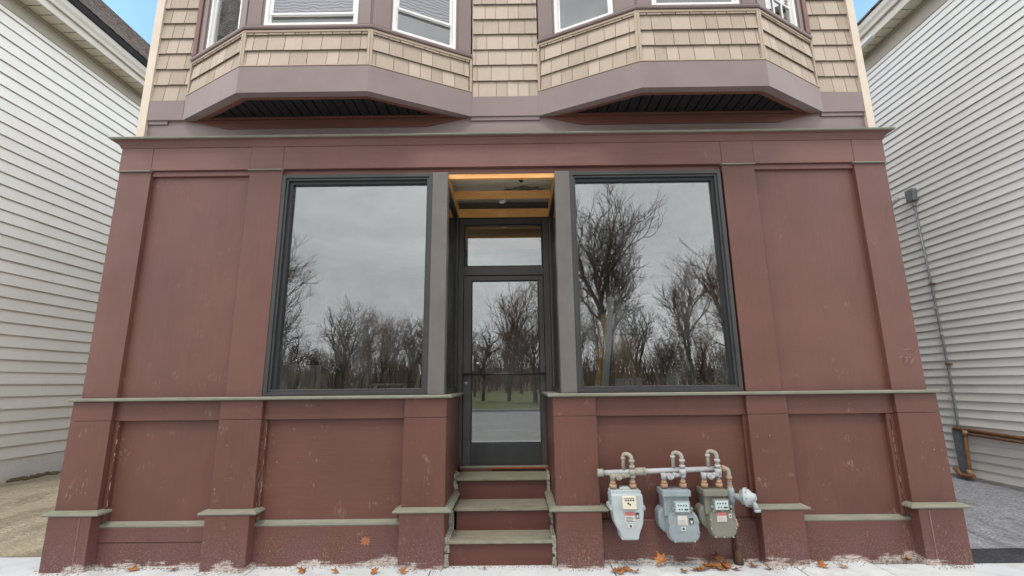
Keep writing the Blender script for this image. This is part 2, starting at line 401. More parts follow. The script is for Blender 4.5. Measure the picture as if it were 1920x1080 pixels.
for x0, x1 in ((-3.65, -3.615), (-2.29, -2.262), (2.062, 2.09), (3.36, 3.392), (3.396, 3.43)):
    m.mark(); m.box(x0+.002, x1, .020, .06, .34, 1.195)
m.parts('edge_strip', M['maroon'], bld, .003)
m = MB()
for x0, x1 in ((-3.611, -3.607), (-2.2605, -2.2575), (-2.289, -2.2865), (3.393, 3.3955)):
    m.mark()
    for k in range(16):
        z = .42+k*.048+rnd.uniform(-.01, .01)
        if rnd.random() < .55: m.box(x0+.001, x1-.0008+rnd.uniform(-.001, 0), .0185, .021, z, z+rnd.uniform(.006, .055))
m.parts('flaked_paint_joint', M['cream'], bld)
m = MB()
m.mark(); m.box(-3.745, -3.7425, -.0835, -.079, -.05, .40); m.mark(); m.box(3.515, 3.519, -.0835, -.079, .02, .40)
m.parts('cracked_joint', M['chalk'], bld)
# upper panels
for a, b in ((-3.655, -2.655), (2.435, 3.44)):
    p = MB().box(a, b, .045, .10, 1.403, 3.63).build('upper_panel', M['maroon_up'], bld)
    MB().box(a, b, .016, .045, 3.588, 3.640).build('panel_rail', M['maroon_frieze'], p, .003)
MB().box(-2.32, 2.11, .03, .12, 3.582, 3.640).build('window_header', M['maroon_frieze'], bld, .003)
m = MB()
xs = [-3.98, -3.655, -2.655, -2.32, 2.11, 2.435, 3.44, 3.757]
for a, b in zip(xs, xs[1:]):
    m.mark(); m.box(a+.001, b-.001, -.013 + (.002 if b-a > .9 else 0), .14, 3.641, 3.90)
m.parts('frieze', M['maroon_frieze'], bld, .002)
cp = [(-3.98, 2.), (-3.98, -.01), (3.757, -.01), (3.757, 2.)]
crown = MB().sweep(cp, [(-.1, 3.90), (.008, 3.885), (.014, 3.90), (.022, 3.915), (.045, 3.938), (.066, 3.945), (.066, 3.9515), (-.1, 3.9515)]).build('cornice', M['maroon_frieze'], bld)
MB().sweep(cp, [(-.1, 3.952), (.078, 3.952), (.084, 3.960), (.084, 3.972), (.06, 3.982), (-.1, 3.994)]).build('cornice_cap', M['trim_green'], crown)
# sill ledge
pr = [(-.15, 1.3725), (.048, 1.3725), (.055, 1.38), (.055, 1.395), (.05, 1.402), (-.15, 1.402)]
MB().sweep([(-3.985, .3), (-3.985, -.01), (-.625, -.01), (-.625, .985)], pr).build('sill_ledge', M['trim_green'], bld)
MB().sweep([(.352, .985), (.352, -.01), (3.765, -.01), (3.765, .3)], pr).build('sill_ledge', M['trim_green'], bld)
# side and back walls, floors
m = MB()
for x0_, x1_ in ((-3.96, -3.84), (3.62, 3.74)):
    m.mark(); m.box(x0_, x1_, .121, 1.2, GZ, 3.9); m.box(x0_, x1_, 4.2, 12, GZ, 3.9); m.box(x0_, x1_, 1.2, 4.2, GZ, 1.3); m.box(x0_, x1_, 1.2, 4.2, 3.3, 3.9)
for x0_, x1_ in ((-3.95, -3.85), (3.63, 3.73)):
    q_ = MB()
    for y_ in (1.2, 2.67, 4.14): q_.box(x0_, x1_, y_, y_+.06, 1.3, 3.3)
    for z_ in (1.3, 3.24): q_.box(x0_, x1_, 1.26, 2.67, z_, z_+.06); q_.box(x0_, x1_, 2.73, 4.14, z_, z_+.06)
    f_ = q_.build('added_light_window', M['alu_dark'], bld)  # unseen windows, added to let daylight into the shop
    xm_ = (x0_+x1_)/2
    MB().box(xm_-.003, xm_+.003, 1.26, 4.14, 1.36, 3.24).build('pane', M['glass'], f_)
m.mark(); m.box(-3.84, 3.62, 11.9, 12, GZ, 3.9)
m.parts('lower_wall', M['maroon_up'], bld)
m = MB(); m.box(-3.84, 3.62, 1.1, 11.9, .45, .60); m.box(-3.84, -.72, .12, 1.1, .45, .60); m.box(.45, 3.62, .12, 1.1, .45, .60)
m.build('shop_floor', M['room_floor'], bld)
m = MB(); m.box(-3.84, 3.62, 1.1, 11.9, 3.62, 3.95); m.box(-3.84, -.72, .145, 1.1, 3.62, 3.95); m.box(.45, 3.62, .145, 1.1, 3.62, 3.95)
m.build('shop_ceiling', M['room_wall'], bld)
m = MB(); m.mark(); m.box(-3.84, 3.62, 5.0, 5.1, .6, 3.62); m.mark(); m.box(-3.8, -2.34, .12, .16, .6, 3.6); m.mark(); m.box(2.13, 3.6, .12, .16, .6, 3.6)
m.parts('partition', M['room_wall'], bld)
# recess lower walls
for s_, x0, x1 in ((-1, -.72, -.622), (1, .347, .45)):
    MB().box(x0, x1, .121, 1.04, GZ, 1.371).build('recess_wall', M['maroon'], bld, .003)
# ---- shop windows
def shop_window(x0, x1, z0, z1, gx0, gx1, gz0, gz1):
    f = MB().ring(x0, x1, z0, z1, .036, -.008, .11).build('shop_window', M['alu_dark'], bld, .003)
    m = MB().ring(x0+.036, x1-.036, z0+.036, z1-.036, .022, .006, .11)
    m.build('inner_frame', M['alu_dark'], f, .003)
    a, b, c, d = x0+.058, x1-.058, z0+.058, z1-.058
    m = MB(); m.box(a, gx0, .028, .10, c, d) if gx0 > a+.004 else None
    if gx1 < b-.004: m.box(gx1, b, .028, .10, c, d)
    m.box(max(a, gx0), min(b, gx1), .028, .10, gz1, d)
    if gz0 > c+.003: m.box(max(a, gx0), min(b, gx1), .028, .10, c, gz0)
    if m.v: m.build('glazing_stop', M['stop'], f)
    MB().box(max(a, gx0)-.001, min(b, gx1)+.001, .058, .064, min(c, gz0), gz1+.01).build('pane', M['glass'], f)
shop_window(-2.312, -.801, 1.404, 3.578, -2.215, -.80, 1.442, 3.487)
shop_window(.571, 2.085, 1.404, 3.575, .56, 1.998, 1.445, 3.484)
for a, b in ((-.80, -.648), (.424, .57)):
    p = MB().box(a, b, -.014, .105, 1.4035, 3.5815).build('corner_post', M['alu'], bld, .004)
# recess side windows (in planes x = const)
for s_, x0, x1 in ((-1, -.715, -.65), (1, .426, .49)):
    m = MB(); a, b = .106, 1.0
    z0, z1 = 1.4035, 3.50
    m.box(x0, x1, a, a+.05, z0, z1); m.box(x0, x1, b-.06, b, z0, z1)
    m.box(x0, x1, a+.05, b-.06, z0, z0+.05); m.box(x0, x1, a+.05, b-.06, z1-.06, z1)
    f = m.build('side_window', M['alu_dark'], bld, .003)
    xm = (x0+x1)/2
    MB().box(xm-.003, xm+.003, a+.05, b-.06, z0+.05, z1-.06).build('pane', M['glass'], f)
    m = MB(); xf = x1 if s_ < 0 else x0
    m.box(xf-.004*s_ if s_ < 0 else xf-.006, xf+.006 if s_ < 0 else xf, b-.20, b-.17, z0+.05, z1-.06)
    m.build('inner_bar', M['alu'], f)
# ---- recess ceiling of lumber
m = MB()
m.box(-.668, .445, .03, .075, 3.532, 3.580)
p = m.build('ceiling_joist', M['lumber'], bld, .003)
MB().box(-.645, .421, .50, .54, 3.515, 3.60).build('ceiling_joist', M['lumber'], bld, .003)
MB().box(-.648, .424, .93, .97, 3.455, 3.555).build('ceiling_joist', M['lumber'], bld, .003)
for xa, xb in ((-.668, -.646), (.423, .445)):
    MB().add([(xa, .076, 3.505), (xb, .076, 3.505), (xb, .93, 3.46), (xa, .93, 3.46), (xa, .076, 3.60), (xb, .076, 3.60), (xb, .93, 3.60), (xa, .93, 3.60)],
             [(0, 1, 2, 3), (4, 7, 6, 5), (0, 4, 5, 1), (1, 5, 6, 2), (2, 6, 7, 3), (3, 7, 4, 0)]).build('side_joist', M['lumber'], bld, .002)
m = MB()
for k in range(8): m.box(-.70, .48, .15+k*.125, .15+k*.125+.121, 3.70+rnd.uniform(0, .006), 3.73)
m.build('subfloor', M['subfloor'], bld)
def blob(cx, cy, rx, ry, z, t=.004, n=26, seed=1):
    r_ = random.Random(seed); pts = []
    for k in range(n):
        a = 2*math.pi*k/n; q = r_.uniform(.65, 1.1)
        pts.append((cx+rx*q*math.cos(a), cy+ry*q*math.sin(a)))
    return MB().plate(pts, z-t, z)
blob(.20, .29, .24, .15, 3.699, seed=3).build('torn_tar_paper', M['black_mould'], bld)
blob(.14, .74, .28, .14, 3.697, seed=5).build('torn_tar_paper', M['black_mould'], bld)
m = MB(); m.tube([(-.02, .16, 3.69), (.10, .46, 3.69)], .018, 8); m.build('dark_slot', M['ink'], bld)
m = MB(); m.tube([(-.10, .6, 3.70), (-.10, .6, 3.535)], .003, 6); m.disc((-.10, .6, 3.525), (0, 0, 1), .02, .03, 12); m.disc((-.12, .6, 3.505), (0, 0, 1), .034, .008, 14)
m.build('pendant_socket', M['white_lamp'], bld)
# ---- door
fr = MB()
fr.box(-.649, -.59, .985, 1.07, .60, 3.45); fr.box(.352, .425, .985, 1.07, .60, 3.45)
fr.box(-.59, .352, .985, 1.07, 3.385, 3.45); fr.box(-.59, .352, .98, 1.07, 2.748, 2.853)
frame = fr.build('door_frame', M['bronze'], bld, .003)
MB().box(-.588, .350, 1.03, 1.036, 2.852, 3.386).build('transom_pane', M['glass'], frame)
MB().box(-.586, .348, 1.045, 1.06, 3.085, 3.383).build('transom_board', M['cardboard'], frame)
m = MB().ring(-.589, .351, 2.854, 3.384, .014, 1.005, 1.05); m.build('glazing_bead', M['stop'], frame)
lf = MB()
lf.box(-.585, -.497, .998, 1.045, .622, 2.742); lf.box(.292, .347, .998, 1.045, .622, 2.742)
lf.box(-.497, .292, .998, 1.045, 2.688, 2.742)
leaf = lf.build('door', M['bronze'], bld, .003)
MB().box(-.497, .292, .999, 1.045, .622, .848).build('kick_rail', M['kick'], leaf, .003)
MB().box(-.499, .294, 1.02, 1.026, .846, 2.690).build('pane', M['glass'], leaf)
MB().ring(-.497, .292, .848, 2.688, .012, 1.008, 1.038).build('glazing_bead', M['stop'], leaf)
m = MB(); m.tube([(-.585, .955, 1.60), (.345, .955, 1.60)], .011, 10); m.box(-.58, -.555, .955, .998, 1.588, 1.612); m.box(.315, .338, .955, .998, 1.588, 1.612)
m.build('push_bar', M['kick'], leaf)
m = MB(); m.tube(bend([(-.47, .998, 1.81), (-.47, .94, 1.81), (-.47, .94, 1.64), (-.47, .998, 1.64)], .03), .009, 8); m.tube([(-.47, .96, 1.725), (-.37, .955, 1.72)], .011, 8)
m.build('handle', M['chrome'], leaf)
m = MB(); m.disc((-.548, .992, 1.506), (0, 1, 0), .017, .014, 16); m.build('lock_cylinder', M['chrome'], leaf)
m = MB(); m.box(-.60, .37, .93, 1.0, .601, .620); thr = m.build('threshold', M['tread'], bld, .003)
r_ = random.Random(5); pts = [(-.26, .921)]
for k in range(14): pts.append((-.26+.62*k/13, .906-.006+r_.uniform(-.012, .008)))
pts += [(.365, .929), (-.26, .929)]
MB().plate([(x, y) for x, y in pts], .6, .612).build('bare_wood_strip', M['rust_wood'], thr)
# ---- steps
steps = MB().box(-.60, .335, 0.0, .06, GZ, .150).build('step_riser', M['maroon_dark'], bld, .002)
MB().box(-.553, .318, .27, .33, .15, .343).build('step_riser', M['maroon_dark'], bld, .002)
MB().box(-.574, .327, .591, .65, .35, .548).build('step_riser', M['maroon_dark'], bld, .002)
def tread(x0, x1, y0, y1, zt, seed):
    r_ = random.Random(seed); n = 40; m = MB()
    fr_ = [(x0+(x1-x0)*k/n, y0+r_.uniform(-.0025, .0025)) for k in range(n+1)]
    poly = fr_+[(x1, y1), (x0, y1)]
    m.plate(poly, zt-.024, zt)
    return m.build('step_tread', M['tread'], bld, .004)
tread(-.612, .345, -.03, .30, .176, 1)
tread(-.575, .337, .243, .62, .370, 2)
tread(-.588, .338, .56, .93, .572, 3)
MB().box(-.60, .37, .9285, 1.06, .40, .600).build('step_riser', M['maroon_dark'], bld)
for x, s_ in ((-.618, 1), (.343, -1)):       # broken mortar between stair and wall
    m = MB(); r_ = random.Random(11+s_)
    for k in range(700):
        y = r_.uniform(-.03, .8); zmax = -.03+.19+ (0.21 if y > .25 else 0)+(.2 if y > .57 else 0)
        z = r_.uniform(-.03, zmax+.03); q = r_.uniform(.008, .02)
        m.box(x-.004, x+s_*r_.uniform(.010, .040), y-q, y+q, z-q*1.3, z+q*1.3)
    m.build('crumbled_mortar', M['mortar'], bld, .004)

# ---- upper storey
WY = .05
m = MB(); m.box(-3.87, 3.70, .055, .15, 3.975, 4.22)
m.build('upper_flashing', M['mauve'], bld)
def shakes(m, o, u, n, u0, u1, z0, z1, pitch=.189, seed=1, out=0.):
    r_ = random.Random(seed); k = 0; z = z0
    while z < z1-.01:
        zt = min(z+pitch, z1); x = u0-r_.uniform(0, .12)
        while x < u1:
            w = r_.choice((.115, .135, .15, .17, .19)); a, b = max(x, u0), min(x+w-.005, u1)
            if b-a > .004:
                lo = z+r_.uniform(0, .003); t = r_.random(); P = lambda s1, s2, zz: (o[0]+u[0]*s1+n[0]*s2, o[1]+u[1]*s1+n[1]*s2, zz)
                q = out+.021+r_.uniform(0, .0025)
                v = [P(a, out+.003, zt), P(b, out+.003, zt), P(a, q, lo), P(b, q, lo), P(a, q-.004, lo), P(b, q-.004, lo), P(a, q-.006, lo+.03), P(b, q-.006, lo+.03)]
                m.add(v, [(0, 1, 3, 2), (2, 3, 5, 4), (4, 5, 7, 6), (0, 2, 4, 6), (1, 7, 5, 3)], t)
                for e_, g_ in ((a, .0), (b, .0)): m.add([P(e_, q, lo), P(e_, 0, lo+.004), P(e_, 0, zt), P(e_, out+.003, zt)], [(0, 1, 2, 3)], t)
            x += w
        z += pitch; k += 1
TOP = 7.35
m = MB()
for a, b in ((-3.85, -3.43), (-.42, .285), (3.225, 3.68)): m.mark(); m.box(a, b, WY+.006, .15, 4.22, TOP)
m.mark(); m.box(-3.87, -3.77, .151, 12, 3.975, TOP); m.mark(); m.box(3.60, 3.70, .151, 12, 3.975, TOP); m.mark(); m.box(-3.77, 3.60, 11.9, 12, 3.975, TOP)
m.parts('upper_wall', M['tan_trim'], bld)
m = MB()
for a, b in ((-3.81, -3.44), (-.41, .282), (3.24, 3.672)):
    m.mark(); shakes(m, (0, WY+.005), (1, 0), (0, -1), a, b, 4.455, TOP, seed=int(a*10)+50)
m.parts('shake_siding', M['shake'], bld)
m = MB()
for a, b in ((-3.85, -3.44), (-.43, .295), (3.22, 3.68)): m.mark(); m.box(a, b, WY-.024, .06, 4.225, 4.452)
for a, b in ((-3.86, -3.60), (-.43, .295), (3.22, 3.68)): m.mark(); m.box(a, b, WY-.010, .054, 4.185, 4.2245)
m.parts('mauve_band', M['mauve'], bld, .002)
m = MB(); m.mark(); m.box(-3.895, -3.81, WY-.03, .12, 3.98, TOP); m.mark(); m.box(3.668, 3.745, WY-.03, .12, 3.98, TOP)
m.parts('corner_trim', M['cream'], bld, .003)
MB().box(-3.95, 3.80, -.02, 12.05, TOP, TOP+.14).build('roof_edge', M['mauve_case'], bld)
MB().box(-3.77, 3.60, .2, 11.9, 3.96, 4.0).build('upper_floor', M['room_floor'], bld)

def bay(A, B, C, D, sill, seed, winspec):
    MB().prism([(A[0]+.03, 4.221), (A[0]+.45, 4.125), (D[0]-.45, 4.125), (D[0]-.03, 4.221)], .042, .056).build('under_bay_shade_board', M['brown_soffit'], bld, .003)  # brown wall board, tapered to stand for the shade under the bay
    """A..D plan points left wall, left front, right front, right wall"""
    ZB, ZS = 4.22, 4.50
    pts = [A, B, C, D]
    base = MB()
    inner = [(p[0], p[1]) for p in pts]
    bay_ = MB().sweep(pts, [(-.06, sill+.0), (.034, sill), (.04, sill+.012), (.04, sill+.03), (.0, sill+.055), (-.06, sill+.055)]).build('bay_window', M['mauve_case'], bld)
    MB().sweep(pts, [(-.05, ZB), (.030, ZB), (.030, ZS-.006), (.024, ZS), (-.05, ZS)]).build('skirt', M['mauve'], bay_)
    MB().sweep(pts, [(-.02, ZS+.001), (.034, ZS+.001), (.034, ZS+.012), (-.02, ZS+.012)]).build('skirt_bead', M['tan_trim'], bay_)
    MB().sweep(pts, [(-.02, sill-.034), (.026, sill-.034), (.026, sill-.022), (.020, sill-.02), (.020, sill-.006), (-.02, sill-.006)]).build('sill_channel', M['tan_trim'], bay_)
    MB().sweep(pts, [(-.04, ZS-.02), (0, ZS-.02), (0, sill), (-.04, sill)]).build('bay_wall', M['tan_trim'], bay_)
    sh = MB(); posts = MB()
    case = MB(); fram = MB(); glass = MB(); scr = MB(); cur = MB(); bars = MB()
    for i in range(3):
        for q_ in (sh, posts, case, fram, glass, scr, cur, bars): q_.mark()
        P, Q = Vector(pts[i]), Vector(pts[i+1]); L = (Q-P).length; u = (Q-P)/L; n = Vector((u.y, -u.x))
        e0 = .022 if i else .03; e1 = .022 if i < 2 else .03
        shakes(sh, P, u, n, e0, L-e1, ZS+.01, sill-.03, pitch=.172, seed=seed+i)
        if (i == 0 and seed == 21) or (i == 2 and seed == 31):
            e_ = (0.0, .085) if i == 0 else (L-.085, L)
            MB().obox(P, u, n, e_[0], e_[1], .013, .03, sill+.058, TOP-.6).build('casing_edge', M['brown_soffit'], bay_, .003)
        posts.obox(P, u, n, -.004, .020, -.01, .026, ZS+.012, sill-.035); posts.mark(); posts.obox(P, u, n, L-.020, L+.004, -.01, .0262, ZS+.012, sill-.035)
        a, b, zt, style = winspec[i]
        z0 = sill+.06; z1 = 6.45
        # casing panels left and right of the window, header
        case.obox(P, u, n, 0, a, -.08, .0, sill+.0, TOP); case.obox(P, u, n, .01, a-.02, -.001, .012, z0-.004, TOP-.6)
        case.mark(); case.obox(P, u, n, b, L, -.08, .0, sill, TOP); case.obox(P, u, n, b+.02, L-.01, -.001, .012, z0-.004, TOP-.6)
        case.mark(); case.obox(P, u, n, a, b, -.08, .0, z1, TOP)
        case.mark(); case.obox(P, u, n, a, b, -.08, -.001, sill, z0)
        fram.oring(P, u, n, a, b, z0, z1, .035, -.06, -.006)
        fram.oring(P, u, n, a+.035, b-.035, z0+.035, z1-.035, .022, -.055, -.03)
        zm = (z0+z1)/2+.1
        fram.obox(P, u, n, a+.035, b-.035, -.06, -.02, zm, zm+.045)
        glass.obox(P, u, n, a+.056, b-.056, -.050, -.046, z0+.056, z1-.056)
        if style == 'screen':
            scr.obox(P, u, n, a+.06, b-.06, -.040, -.037, zt+.010, zm)
            bars.obox(P, u, n, a+.057, b-.057, -.044, -.012, zt-.012, zt+.008)
            bars.obox(P, u, n, a+.057, a+.066, -.044, -.034, zt, zm); bars.obox(P, u, n, b-.066, b-.057, -.044, -.034, zt, zm)
        if style == 'muntin':
            for q in (.33, .66): bars.obox(P, u, n, a+.056+(b-a-.11)*q-.008, a+.056+(b-a-.11)*q+.008, -.044, -.034, z0+.05, z1-.05)
            for q in range(1, 6): bars.obox(P, u, n, a+.056, b-.056, -.0445, -.0335, z0+.05+q*.22, z0+.065+q*.22)
        # curtain folds behind the glass
        k = 22
        prev = None
        for j in range(k+1):
            t = a+.04+(b-a-.08)*j/k; d = -.125+.018*math.sin(j*1.7)
            if style == 'curtain' and .25 < j/k < .62: prev = None; continue
            p = (P.x+u.x*t+n.x*d, P.y+u.y*t+n.y*d)
            if prev: cur.add([(prev[0], prev[1], z0), (p[0], p[1], z0), (p[0], p[1], z1), (prev[0], prev[1], z1)], [(0, 1, 2, 3)])
            prev = p
    sh.parts('shake_siding', M['shake'], bay_)
    posts.parts('corner_post', M['tan_trim'], bay_, .003)
    case.parts('window_casing', M['mauve_case'], bay_, .003)
    fram.parts('window_frame', M['white_vinyl'], bay_, .002)
    glass.parts('pane', M['glass_up'], bay_)
    if scr.v: scr.parts('insect_screen', M['screen'], bay_)
    if bars.v: bars.parts('window_bar', M['white_vinyl'], bay_)
    cur.parts('curtain', M['curtain'], bay_)
    # underside
    w = .10
    def inset(d):
        V = [Vector(p) for p in pts]; out = []
        for i in range(4):
            ns = []
            if i > 0: t = (V[i]-V[i-1]).normalized(); ns.append(Vector((t.y, -t.x)))
            if i < 3: t = (V[i+1]-V[i]).normalized(); ns.append(Vector((t.y, -t.x)))
            mm = ns[0] if len(ns) == 1 else (ns[0]+ns[1])/((ns[0]+ns[1]).length_squared)*2
            out.append(V[i]-mm*d)
        return out
    I = inset(w)
    # clip the inset outline at the wall
    yw = .048
    def at_y(p, q, y): t = (y-p.y)/(q.y-p.y); return Vector((p.x+(q.x-p.x)*t, y))
    yi = .022
    i0 = at_y(I[1], I[0], yi); i3 = at_y(I[2], I[3], yi)
    hole = [i0, I[1], I[2], i3]
    outer = [Vector(A), Vector(B), Vector(C), Vector(D)]
    z = ZB+.004; zt = ZB+.03
    m = MB()
    ring = outer+hole
    vs = [(p.x, min(p.y, yw), z) for p in outer]+[(p.x, p.y, z) for p in hole]+[(p.x, min(p.y, yw), zt) for p in outer]+[(p.x, p.y, zt) for p in hole]
    fs = []
    for j in range(3): fs.append((j, j+1, j+5, j+4))
    fs.append((3, 0, 4, 7))
    fs += [tuple(reversed([8+k for k in f])) for f in fs]
    for j in range(4): fs.append((4+j, 4+(j+1) % 4, 12+(j+1) % 4, 12+j))
    m.add(vs, fs)
    m.build('soffit_border', M['brown_soffit'], bay_)
    # boards running front to back
    m = MB(); x = i0.x; r_ = random.Random(seed)
    def front_y(x):
        if x < I[1].x: t = (x-i0.x)/(I[1].x-i0.x); return i0.y+(I[1].y-i0.y)*t
        if x > I[2].x: t = (x-I[2].x)/(i3.x-I[2].x); return I[2].y+(i3.y-I[2].y)*t
        return I[1].y
    while x < i3.x-.01:
        x2 = min(x+.094, i3.x)
        ya, yb = front_y(x)-.02, front_y(x2)-.02
        v = [(x+.003, ya, zt-.008), (x2-.003, yb, zt-.008), (x2-.003, yi+.02, zt-.008), (x+.003, yi+.02, zt-.008)]
        v += [(a_, b_, zt+.012) for a_, b_, c_ in v]
        m.add(v, [(0, 1, 2, 3), (7, 6, 5, 4), (0, 4, 5, 1), (1, 5, 6, 2), (2, 6, 7, 3), (3, 7, 4, 0)])
        x += .1
    m.build('soffit_boards', M['black_board'], bay_, .003)
    MB().plate([(p.x, p.y) for p in (Vector((A[0]+.1, .2)), i0, I[1]+Vector((0, .0)), I[2], i3, Vector((D[0]-.1, .2)))], zt+.013, zt+.03).build('soffit_backing', M['stop'], bay_)
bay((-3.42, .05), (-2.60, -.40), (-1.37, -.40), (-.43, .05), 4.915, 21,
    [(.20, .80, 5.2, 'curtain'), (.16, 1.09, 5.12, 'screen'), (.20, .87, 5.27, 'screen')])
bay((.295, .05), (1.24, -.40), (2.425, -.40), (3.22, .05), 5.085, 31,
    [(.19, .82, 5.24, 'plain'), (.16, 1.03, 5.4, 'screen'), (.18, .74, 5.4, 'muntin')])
r_ = random.Random(8)
pts = [(-1.312+.062*(1 if k % 2 else .55)*r_.uniform(.7, 1.2)*math.cos(k*math.pi/9), .172+.042*(1 if k % 2 else .6)*r_.uniform(.7, 1.2)*math.sin(k*math.pi/9)) for k in range(18)]
MB().prism(pts, .0205, .023).build('orange_leaf_stain', M['stain'], bld)
# chalk scrawl and small stains on the right pilaster
m = MB()
for a in ([(3.55, 1.69), (3.58, 1.70), (3.62, 1.69), (3.66, 1.70)], [(3.60, 1.76), (3.66, 1.77), (3.70, 1.74)], [(3.58, 1.64), (3.60, 1.70), (3.575, 1.61)], [(3.62, 1.75), (3.66, 1.69), (3.62, 1.64), (3.67, 1.655)], [(3.645, 1.60), (3.66, 1.66), (3.70, 1.69)], [(3.60, 1.62), (3.625, 1.68)]):
    m.tube([(x, -.0005, z) for x, z in a], .0028, 4)
m.build('chalk_scrawl', M['chalk'], bld)

# ------------------------------------------------------------------ neighbouring houses
def siding(x, sgn, ya, yb, z0, z1, exp, seed):
    """clapboards on the plane x, facing sgn, lapped in random lengths"""
    r_ = random.Random(seed); m = MB(); z = z0; k = 0
    lap = .022*(1 if exp < .15 else 1.25)
    while z < z1-.005:
        zt = min(z+exp, z1); y = ya-r_.uniform(0, 3.); j = 0
        while y < yb:
            L = r_.uniform(2.2, 4.2); a, b = max(y, ya), min(y+L, yb)
            if b > a:
                e = .003*(j % 2); t = r_.random(); s = sgn
                zl = z+.0 ; d = lap+e
                v = [(x+s*(.002+e), a, zt), (x+s*(.002+e), b, zt), (x+s*d, a, zl), (x+s*d, b, zl), (x+s*(d-.003), a, zl), (x+s*(d-.003), b, zl), (x+s*(d-.005), a, zl+.03), (x+s*(d-.005), b, zl+.03)]
                m.add(v, [(0, 1, 3, 2), (2, 3, 5, 4), (4, 5, 7, 6), (0, 2, 4, 6), (1, 7, 5, 3)], t)
            y += L; j += 1
        z += exp
    return m
def house(name, label, x, sgn, y0, y1, zsid, ztop, exp, zsoff, xo, zf, msid, deep, seed, slope):
    """sgn: the way the visible wall faces; the body lies the other way"""
    h = thing(name, (x, y0, 0), label, 'house')
    xb = x-sgn*deep
    m = MB(); m.box(min(x-sgn*.004, xb), max(x-sgn*.004, xb), y0, y1, -.06, zsoff)
    m.build('wall', M['siding_l'], h)
    siding(x, sgn, y0, y1, zsid, ztop, exp, seed).build('clapboard_siding', msid, h)
    m = MB()
    m.box(x, x+sgn*.02, y0, y1, ztop+.002, zsoff-.06); m.box(x, x+sgn*.035, y0, y1, zsoff-.058, zsoff-.001)
    m.build('frieze_board', M['frieze_beige'], h, .003)
    # soffit boards
    m = MB(); y = y0-.3
    while y < y1: m.box(x-sgn*.02, xo-sgn*.012, y+.012, y+.205, zsoff, zsoff+.012); m.box(x-sgn*.02, xo-sgn*.012, y-.002, y+.014, zsoff+.04, zsoff+.05); y += .213
    m.build('soffit', M['soffit_white'], h, .002)
    m = MB(); m.box(xo-sgn*.012, xo+sgn*.014, y0-.3, y1, zsoff-.03, zf-.02)
    m.build('fascia', M['fascia'], h, .003)
    return h, xb
hl, xb = house('clapboard_house', 'ivory clapboard house left of the shop, shade-black roof edge and ivory soffit', -8.45, 1, .3, 15, .355, 7.74, .2024, 8.02, -8.10, 8.38, M['siding_l'], 8, 3, 1)
MB().box(-8.45-.3, -8.438, .3, 15, -.06, .36).build('foundation', M['concrete_white'], hl)
m = MB(); m.sweep([(-8.084, 14.9), (-8.084, .0)], [(0, 8.12), (-.05, 8.13), (-.065, 8.20), (-.085, 8.24), (-.085, 8.37), (0, 8.37)])
m2 = MB(); yv = [0., 15.]
pr = [(-8.086, 8.13), (-8.04, 8.13), (-8.03, 8.19), (-8.0, 8.25), (-7.985, 8.345), (-8.086, 8.345)]
m2.prism(pr, 0., 15.)
m2.build('gutter', M['fascia'], hl, .003)
m = MB(); m.prism([(-8.15, 8.352), (-7.955, 8.352), (-7.925, 8.44), (-8.00, 8.53), (-8.20, 8.58)], 0., 15.); m.build('roof_edge_shade', M['roof_shade'], hl)  # roof underside, its shade painted in as a black band
m = MB()
r_ = random.Random(4)
for k in range(26):
    x0 = -7.93-k*.16; z0 = 8.47+k*.16*1.02; y = 0.
    m.prism([(x0+.0, z0), (x0+.012, z0+.012), (x0-.17, z0+.185), (x0-.19, z0+.165), (x0-.19, z0+.10)], 0, 15)
roof = m.build('roof', M['roof'], hl)
m = MB(); m.prism([(-8.3, 8.40), (-8.05, 8.43), (-12.2, 12.55), (-16.4, 8.43), (-16.1, 8.38)], .01, 14.99); m.build('roof_deck', M['roof_shade'], hl)
hr, xb = house('vinyl_sided_house', 'pale grey narrow clapboard house right of the shop with a beige eave', 6.95, -1, .3, 15, .03, 7.38, .1252, 7.70, 6.66, 8.05, M['siding_r'], 8, 5, 1)
m = MB(); m.prism([(6.64, 7.82), (6.595, 7.82), (6.585, 7.88), (6.555, 7.93), (6.545, 8.02), (6.64, 8.02)], 0., 15.); m.build('gutter', M['fascia'], hr, .003)
m = MB(); m.prism([(6.60, 8.04), (6.52, 8.04), (6.515, 8.065), (10.9, 11.5), (15.3, 8.06), (15.0, 8.03)], 0, 15); m.build('roof', M['roof'], hr)
m = MB(); m.box(6.60, 6.69, 3.12, 3.62, 7.655, 7.70); m.build('soffit_return', M['white_vinyl'], hr, .004)
# ---- conduit on the right house
cd = thing('electrical_conduit', (6.92, 3.2, .04), 'galvanised conduit running up the grey clapboards to a small floodlight box', 'conduit')
XC = 6.905
m = MB(); m.tube([(XC, 3.29, .06), (XC, 3.225, .75), (XC, 3.20, 1.65), (XC, 3.215, 3.0), (XC, 3.25, 4.48)], .017, 10)
m.build('conduit_pipe', M['galv'], cd)
for z, y in ((1.72, 3.202), (3.03, 3.216)):
    m = MB(); m.box(XC-.022, 6.945, y-.05, y+.03, z-.012, z+.014); m.build('strap', M['rust'], cd, .003)
m = MB(); m.mark(); m.disc((XC, 3.219, 2.62), (0, 0, 1), .022, .05, 10); m.mark(); m.disc((XC, 3.205, 2.2), (0, 0, 1), .022, .05, 10); m.mark(); m.disc((XC, 3.25, 4.44), (0, 0, 1), .024, .07, 10)
m.parts('coupling', M['pipe_grey'], cd)
m = MB(); m.box(XC-.05, 6.945, 3.18, 3.34, 4.50, 4.71); bx_ = m.build('junction_box', M['galv'], cd, .006)
